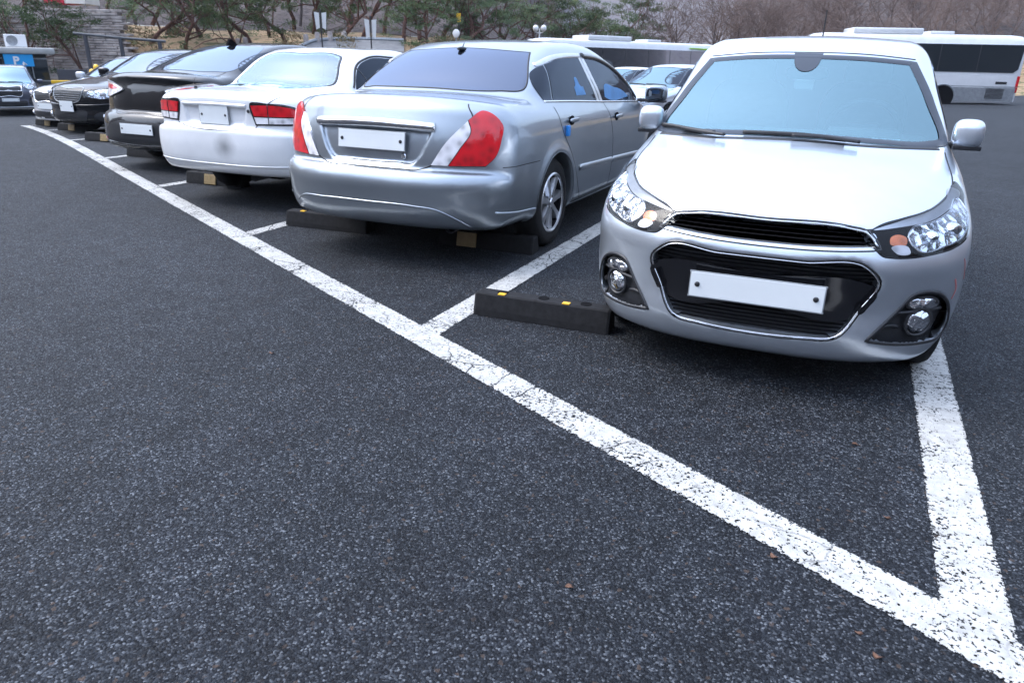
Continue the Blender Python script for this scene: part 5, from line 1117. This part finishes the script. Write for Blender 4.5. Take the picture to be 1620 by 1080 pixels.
lo = bpy.data.objects.new('tmp', cu); COL.objects.link(lo); dg = bpy.context.evaluated_depsgraph_get(); me = bpy.data.meshes.new_from_object(lo.evaluated_get(dg)); bpy.data.objects.remove(lo)
lt = bpy.data.objects.new('letter', me); COL.objects.link(lt); me.materials.clear(); me.materials.append(M['signwhite']); lt.parent = sg; lt.rotation_euler = (R(90), 0, 0); lt.location = (-.24, -.036, 1.60)
m = MB(); m.prism([(.10, 1.60), (.17, 1.73), (.33, 1.58)], -.036, -.028, lambda a, b, h_: Vector((a, h_, b))); m.build('arrow_mark', 'signwhite', sg)
# dark board, yellow barrier, yellow post
p = gp(112, 34.5); rz = math.atan2(p.y, p.x) - math.pi/2
o = tag(empty('dark_panel', p, rz), 'plain dark grey panel on posts right of the parking booth', 'panel'); m = MB(); m.box((0, 0, 1.05), (1.30, .06, .75), None, .02); m.build('board', 'darkboard', o)
for sx in (-.55, .55): m = MB(); m.tube([(sx, .05, 0), (sx, .05, 1.4)], .03, 8); m.build('post', 'galv', o)
p = gp(97, 31.0); rz = math.atan2(p.y, p.x) - math.pi/2
o = tag(empty('yellow_barrier', p, rz), 'low yellow painted barrier between the booth and the pale saloon', 'barrier'); m = MB(); m.box((0, 0, .98), (1.05, .12, .14), None, .03); m.build('rail', 'yellowpaint', o)
for sx in (-.36, .36): m = MB(); m.box((sx, 0, .46), (.12, .10, .92), None, .02); m.build('post', 'yellowpaint', o)
m = MB(); m.box((-.22, -.02, .76), (.5, .06, .28), None, .02); m.build('panel', 'yellowpaint', o)
p = gp(147, 33.0); rz = 0
o = tag(empty('yellow_lamp_post', p, 0), 'short post with two round yellow heads behind the pale saloon windscreen', 'post'); m = MB(); m.tube([(0, 0, 0), (0, 0, 1.5)], .04, 8); m.build('post', 'bolt', o)
for sx in (-.17, .17): V, F_ = superell((sx, 0, 1.45 + sx*.6), (.34, .2, .32), 1, 16, 10); link('head', V, F_, 'yellowpaint', o)
# stone retaining wall in rough courses
rs = random.Random(8); m = MB(); A = at(-260, 60, 46.6); B = at(188, 60, 44.6); L = Vector((B.x - A.x, B.y - A.y)).length; t = Vector((B.x - A.x, B.y - A.y, 0))/L; nn = Vector((t.y, -t.x, 0)); z = -.95; rowh = .17; rot = Matrix(((t.x, -t.y, 0), (t.y, t.x, 0), (0, 0, 1)))
while z < 3.75:
    x = -rs.uniform(0, .4); hh = rowh*rs.uniform(.8, 1.25)
    while x < L:
        w_ = rs.uniform(.35, 1.1); c0 = Vector((A.x, A.y, 0)) + t*(x + w_/2) + nn*(rs.uniform(-.05, .05) - (z + .95)*.10) + Vector((0, 0, z + hh/2))
        m.box(c0, (w_ - .02, .5, hh - .018), rot, .03); x += w_
    z += hh
tag(m.build('stone_wall', 'stone'), 'retaining wall of rough stacked grey stone courses at the upper left', 'wall')
# grey guard rail along the bank
A = at(116, 53, 39.5); B = at(262, 66, 40.5); o = tag(empty('guard_rail', (A.x, A.y, float(gz(A.x, A.y))), 0), 'grey steel guard rail on posts in front of the stone wall', 'guard rail'); q = Vector((A.x, A.y, float(gz(A.x, A.y))))
m = MB(); m.tube([A - q, (A + B)/2 - q + Vector((0, 0, -.02)), B - q], .075, 10); m.build('rail', 'railgrey', o, True)
for f in (.12, .5, .93): c_ = A.lerp(B, f) - q; m = MB(); m.tube([(c_.x, c_.y, -.5), c_], .11, 8); m.build('post', 'darkboard', o)
# service road on the bank, its kerb, stone bollards
M['road2'] = noisy('pale_road', [(0.3, (.15, .15, .155)), (0.7, (.22, .22, .22))], 2, bump=.1)
V = []; pts = [(436, 70, 43.3), (470, 66.5, 44.5), (520, 65, 46.5), (570, 67, 47.5), (640, 73, 47.5)]
cc = catmull(pts, False, 6)
V = []
for px, py, d in cc:
    for dd in (0, 2.6): g_ = ground_at(px, d + dd); V.append((g_.x, g_.y, g_.z + .07))
n = len(cc); tag(link('service_road', V, [(2*i, 2*i+2, 2*i+3, 2*i+1) for i in range(n-1)], 'road2'), None, None, kind='structure')
m = MB(); kk = [Vector(v) + Vector((0, 0, .07)) for v in V[1::2]]; m.tube(kk, .10, 6); o = m.build('road_kerb', 'galv', None, True); o['kind'] = 'structure'
for px, d in ((487, 48), (505, 48.6), (525, 49.2), (547, 49.8), (380, 47), (392, 47.2)):
    g_ = ground_at(px, d); b = tag(empty('stone_bollard', g_), 'small pale stone bollard in the row along the service road', 'bollard', 'stone bollards by the service road')
    m = MB(); m.lathe([(.001, .62), (.12, .60), (.17, .50), (.17, 0)], (0, 0, 0), 'z', 10); m.build('shaft', 'stone', b, True)
# banners
for px, yt, yb, lab in ((512, 22, 50, 'left of two pairs of white banners on a dark pole'), (589, 33, 64, 'right of two pairs of white banners on a dark pole, nearer the notice box')):
    d = 46.0; T = at(px, yt - 6, d); g_ = ground_at(px, d); b = tag(empty('banner_pole', g_, math.atan2(T.y, T.x) - math.pi/2), lab, 'banner'); hgt = T.z - g_.z; s_ = d/FPX
    m = MB(); m.tube([(0, 0, -.3), (0, 0, hgt)], .045, 8); m.build('pole', 'bolt', b)
    for sx in (-1, 1):
        z0 = hgt - 6*s_; z1 = z0 - (yb - yt)*s_*.85; m = MB()
        m.prism([(sx*.08, z0), (sx*.38, z0 + .05), (sx*.30, z1), (sx*.08, z1 + .1)], -.012, .012, lambda a, bb, h_: Vector((a, h_ + .04*math.sin(bb*4), bb))); m.build('banner', 'whitecloth', b)
# notice box, street lamp, round mirror, yellow sign, canopy
g_ = ground_at(670, 46.5); o = tag(empty('notice_box', g_, R(20)), 'white framed notice box with a dark window on the dry bank', 'notice box'); m = MB(); m.box((0, 0, .75), (1.05, .5, 1.15), None, .04); m.build('casing', 'signwhite', o); m = MB(); m.box((-.1, -.255, .85), (.62, .03, .75)); m.build('window', 'busglass', o)
for px, lab in ((852, 'white globe street lamp above the lime-trimmed coach front'),):
    g_ = ground_at(px, 63); T = at(px, 46, 63); o = tag(empty('street_lamp', g_), lab, 'street lamp'); h_ = T.z - g_.z; m = MB(); m.tube([(0, 0, -.3), (0, 0, h_)], [.09, .06], 8); m.build('pole', 'signwhite', o)
    for sx in (-.38, .38): V, F_ = superell((sx, 0, h_), (.5, .5, .55), 1, 16, 10); link('globe', V, F_, 'signwhite', o)
    m = MB(); m.tube([(-.38, 0, h_-.3), (0, 0, h_-.4), (.38, 0, h_-.3)], .04, 6); m.build('arm', 'signwhite', o)
g_ = ground_at(722, 50); T = at(722, 54, 50); o = tag(empty('traffic_mirror', g_), 'round pale traffic mirror on a pole among the pines', 'mirror'); h_ = T.z - g_.z; m = MB(); m.tube([(0, 0, -.3), (0, 0, h_)], .05, 8); m.build('pole', 'galv', o); m = MB(); m.lathe([(.001, -.10), (.20, -.07), (.26, -.05), (.28, .0), (.1, .1), (.001, .12)], (0, 0, h_), 'y', 20); m.build('disc', 'signwhite', o, True)
g_ = ground_at(726, 54); T = at(726, 30, 54); o = tag(empty('yellow_sign', g_), 'narrow yellow sign on a pole high among the pines', 'sign'); h_ = T.z - g_.z; m = MB(); m.tube([(0, .05, -.3), (0, .05, h_+.3)], .05, 8); m.build('pole', 'bolt', o); m = MB(); m.box((0, 0, h_), (.34, .06, .62), None, .03); m.build('board', 'yellowpaint', o)
g_ = ground_at(132, 54); o = tag(empty('canopy', g_, R(25)), 'red and white cloth canopy on the terrace above the stone wall', 'canopy')
for sx, mt in ((-.75, 'redcloth'), (.75, 'whitecloth')):
    m = MB(); V = [(sx-.75, -1, 1.2), (sx+.75, -1, 1.2), (sx+.75, 1, 1.2), (sx-.75, 1, 1.2), (sx, 0, 2.1), (sx-.75, -1, .75), (sx+.75, -1, .75), (sx+.75, 1, .75), (sx-.75, 1, .75)]; m.add(V, [(0, 1, 4), (1, 2, 4), (2, 3, 4), (3, 0, 4), (5, 6, 1, 0), (6, 7, 2, 1), (7, 8, 3, 2), (8, 5, 0, 3)]); m.build('roof_cloth', mt, o)
for sx in (-1.45, 1.45):
    for sy in (-.95, .95): m = MB(); m.tube([(sx, sy, 0), (sx, sy, 1.2)], .04, 6); m.build('post', 'galv', o)
# ---------------------------------------------------------------- trees
def branch(m, p, d, L, r0, lev, rnd_, wig, up, kids, tips, minr=.006, nseg=4):
    pts = [p.copy()]; rad_ = [r0]; q = p.copy(); dd = d.normalized(); n = nseg
    for i in range(n):
        dd = (dd + Vector((rnd_.gauss(0, wig), rnd_.gauss(0, wig), rnd_.gauss(0, wig) + up))).normalized(); q = q + dd*(L/n); pts.append(q.copy()); rad_.append(max(minr, r0*(1 - .62*(i+1)/n)))
    m.tube(pts, rad_, 6 if lev == 0 else 4 if lev == 1 else 3, cap=False)
    tips.append((lev, q.copy(), dd.copy()))
    if lev < len(kids):
        for k in range(kids[lev]):
            f = rnd_.uniform(.30, 1.0) if lev else rnd_.uniform(.25, 1.0); i = min(n-1, int(f*n)); b = pts[i].lerp(pts[i+1], f*n - i)
            ax = Vector((rnd_.gauss(0, 1), rnd_.gauss(0, 1), rnd_.gauss(0, .5))); ax = (ax - dd*ax.dot(dd)).normalized(); a = rnd_.uniform(.45, 1.0)
            branch(m, b, dd*math.cos(a) + ax*math.sin(a), L*rnd_.uniform(.48, .72), max(minr, rad_[i]*.58), lev+1, rnd_, wig*1.1, up, kids, tips, minr, 3)
def needle_mat():
    t = NT('pine_needles'); n = t.noise(t.obj(), 1.3, 3)
    p_ = t.n('ShaderNodeBsdfPrincipled', {'Base Color': t.ramp(n.outputs[0], [(.3, (.035, .065, .028)), (.5, (.075, .115, .045)), (.7, (.14, .155, .06))]), 'Roughness': .7, 'Specular IOR Level': .2}); return t.surf(p_)
M['needles'] = needle_mat(); M['twig'] = noisy('twig_bark', [(0.3, (.10, .075, .068)), (0.7, (.22, .16, .14))], 5, bump=0)
def pine(seed):
    rn = random.Random(seed); r_ = empty('pine_tree', (0, 0, 0)); tr = MB(); tips = []
    branch(tr, Vector((0, 0, -.3)), Vector((rn.gauss(0, .25), rn.gauss(0, .25), 1)), rn.uniform(4.0, 5.4), .16, 0, rn, .34, .10, [8, 3], tips, .02, 7)
    t = tr.build('trunk', 'bark', r_, True); cr = MB()
    for lev, q, dd in tips:
        for j in range(3 if lev else 5):
            c_ = q + Vector((rn.gauss(0, .38), rn.gauss(0, .38), rn.gauss(.05, .16))); rx = rn.uniform(.28, .60)
            for i in range(64):
                a = rn.uniform(0, 6.283); rr_ = rx*math.sqrt(rn.random()); b = c_ + Vector((rr_*math.cos(a), rr_*math.sin(a), rn.gauss(0, .09)))
                d_ = Vector((rn.gauss(0, 1), rn.gauss(0, 1), rn.uniform(.1, 1.2))).normalized()*rn.uniform(.10, .19); s_ = d_.orthogonal().normalized()*.030
                cr.add([b - s_, b + s_, b + d_], [(0, 1, 2)])
    cr.build('crown', 'needles', r_); return r_
def bare(seed, H=7.5, sp=.0):
    rn = random.Random(seed); r_ = empty('bare_tree', (0, 0, 0)); tr = MB(); tips = []
    branch(tr, Vector((0, 0, -.3)), Vector((rn.gauss(0, .08), rn.gauss(0, .08), 1)), H*.6, .13, 0, rn, .10, .06, [], tips, .03, 6); tr.build('trunk', 'greybark', r_, True)
    m = MB(); tips2 = []; top = tips[-1][1]
    for k in range(11):
        f = rn.uniform(.28, 1.0); b = Vector((0, 0, -.3)).lerp(top, f); a = rn.uniform(0, 6.283); el = rn.uniform(.35, 1.1)
        branch(m, b, Vector((math.cos(a)*math.cos(el), math.sin(a)*math.cos(el), math.sin(el))), H*rn.uniform(.30, .5), .055*(1.15 - f*.5), 1, rn, .14, .07, [0, 5, 4, 3], tips2, .009, 4)
    m.build('crown', 'twig', r_); return r_
def copy_tree(r_):
    c_ = r_.copy(); COL.objects.link(c_)
    for k in r_.children: q = k.copy(); q.parent = c_; COL.objects.link(q)
    return c_
used = set()
def plant(protos, k, p, s_, rz, label, cat, group):
    pr_ = protos[k]
    o = pr_ if k not in used_of[id(protos)] else copy_tree(pr_); used_of[id(protos)].add(k)
    o.location = p; o.scale = (s_, s_, s_); o.rotation_euler = (0, 0, rz); tag(o, label, cat, group)
used_of = {}
pines = [pine(11 + k) for k in range(5)]; used_of[id(pines)] = set()
bares = [bare(31 + k, 7.0 + k*.6) for k in range(5)]; used_of[id(bares)] = set()
rt = random.Random(12)
for k, (px, d, s_) in enumerate([(8, 43, 1.15), (44, 49.5, .8), (135, 43.5, 1.05), (196, 49, 1.0), (240, 47, 1.1), (300, 46.5, 1.05), (325, 51, 1.2), (372, 45, 1.0), (400, 49, 1.15), (455, 50, 1.1), (540, 51.5, 1.15), (575, 54, 1.2), (640, 52, 1.15), (690, 50, 1.05), (735, 56, 1.2), (765, 60, 1.25), (790, 58, 1.1), (835, 72, 1.4), (868, 74, 1.35), (900, 73, 1.45), (940, 75, 1.35), (968, 74, 1.4), (990, 76, 1.3), (-40, 46, 1.1), (270, 53, 1.2), (430, 56, 1.2), (500, 58, 1.3), (610, 60, 1.3), (700, 62, 1.3), (250, 62, 1.4), (335, 64, 1.4), (470, 62, 1.4), (555, 61, 1.3), (665, 58, 1.3), (750, 66, 1.4), (815, 70, 1.5), (885, 82, 1.6), (180, 52, 1.0)]):
    plant(pines, k % 5, ground_at(px, d) + Vector((0, 0, -.05)), s_*.85, rt.uniform(0, 6.28), 'twisted green pine in the belt of pines on the bank behind the parked cars', 'tree', 'pines on the bank')
for k in range(34):
    px = [1050, 1075, 1112, 1128, 1168, 1190][k] if k < 6 else 1185 + (k-6)*17 + rt.uniform(-8, 8); d = rt.uniform(70, 78) if k < 6 else rt.uniform(66, 92)
    plant(bares, k % 5, ground_at(px, d) + Vector((0, 0, -.1)), rt.uniform(.8, 1.2) if k >= 6 else 1.1, rt.uniform(0, 6.28), 'leafless grey brown tree in the bare wood behind the coaches', 'tree', 'leafless trees behind the coaches')
for k, (px, d) in enumerate([(60, 58), (225, 60), (345, 62), (480, 64), (560, 66), (660, 68), (760, 70), (120, 62), (420, 68)]):
    plant(bares, k % 5, ground_at(px, d), 1.1, rt.uniform(0, 6.28), 'leafless tree showing between the pines on the upper bank', 'tree', 'leafless trees above the pines')
# far wood on the slopes: one mass
fw = MB(); rf = random.Random(77)
for k in range(420):
    px = rf.uniform(-200, 1800); d = rf.uniform(95, 190); 
    if 900 < px < 1150 and d < 400: continue
    g_ = ground_at(px, d); h_ = rf.uniform(6, 10); fw.tube([g_, g_ + Vector((rf.gauss(0, .4), rf.gauss(0, .4), h_))], [.14, .03], 3, False)
    for j in range(16):
        f = rf.uniform(.25, .95); b = g_ + Vector((0, 0, h_*f)); a = rf.uniform(0, 6.283); l_ = rf.uniform(1.2, 3.2)*(1.1 - f*.5); e_ = b + Vector((math.cos(a)*l_*.7, math.sin(a)*l_*.7, l_*.8)); fw.tube([b, e_], [.06, .02], 3, False)
        for i in range(3): b2 = b.lerp(e_, rf.uniform(.3, 1)); fw.tube([b2, b2 + Vector((rf.gauss(0, .6), rf.gauss(0, .6), rf.uniform(.3, 1.2)))], [.03, .014], 3, False)
tag(fw.build('bare_wood', 'twig'), 'leafless wood covering the hillside', None, kind='stuff')
# low evergreen shrubs and dry undergrowth on the bank
sh = MB()
for k in range(46):
    px = rf.uniform(60, 860); d = edge_r(px) + rf.uniform(1.0, 8); c_ = ground_at(px, d)
    for i in range(150):
        a = rf.uniform(0, 6.283); rr_ = rf.random()**.5*rf.uniform(.5, 1.0); b = c_ + Vector((rr_*math.cos(a), rr_*math.sin(a), abs(rf.gauss(0, .28)))); d_ = Vector((rf.gauss(0, 1), rf.gauss(0, 1), rf.uniform(.2, 1.4))).normalized()*rf.uniform(.10, .24); s_ = d_.orthogonal().normalized()*.035; sh.add([b - s_, b + s_, b + d_], [(0, 1, 2)])
M['scrub'] = noisy('scrub', [(.35, (.05, .07, .028)), (.5, (.16, .12, .06)), (.65, (.24, .16, .09))], .6, bump=0); tag(sh.build('undergrowth', 'scrub'), 'dry and green undergrowth on the bank', None, kind='stuff')
# ---------------------------------------------------------------- the damp air between the lot and the hills
hz = NT('haze_air'); pv = hz.n('ShaderNodeVolumePrincipled', {'Color': (.78, .85, .97), 'Density': 0.00025, 'Anisotropy': 0.2}); hz.t.links.new(pv.outputs[0], hz.out.inputs['Volume'])
m = MB(); m.box((0, 0, 84), (5200, 5200, 180)); o = m.build('haze', hz.m); tag(o, None, None, kind='stuff')
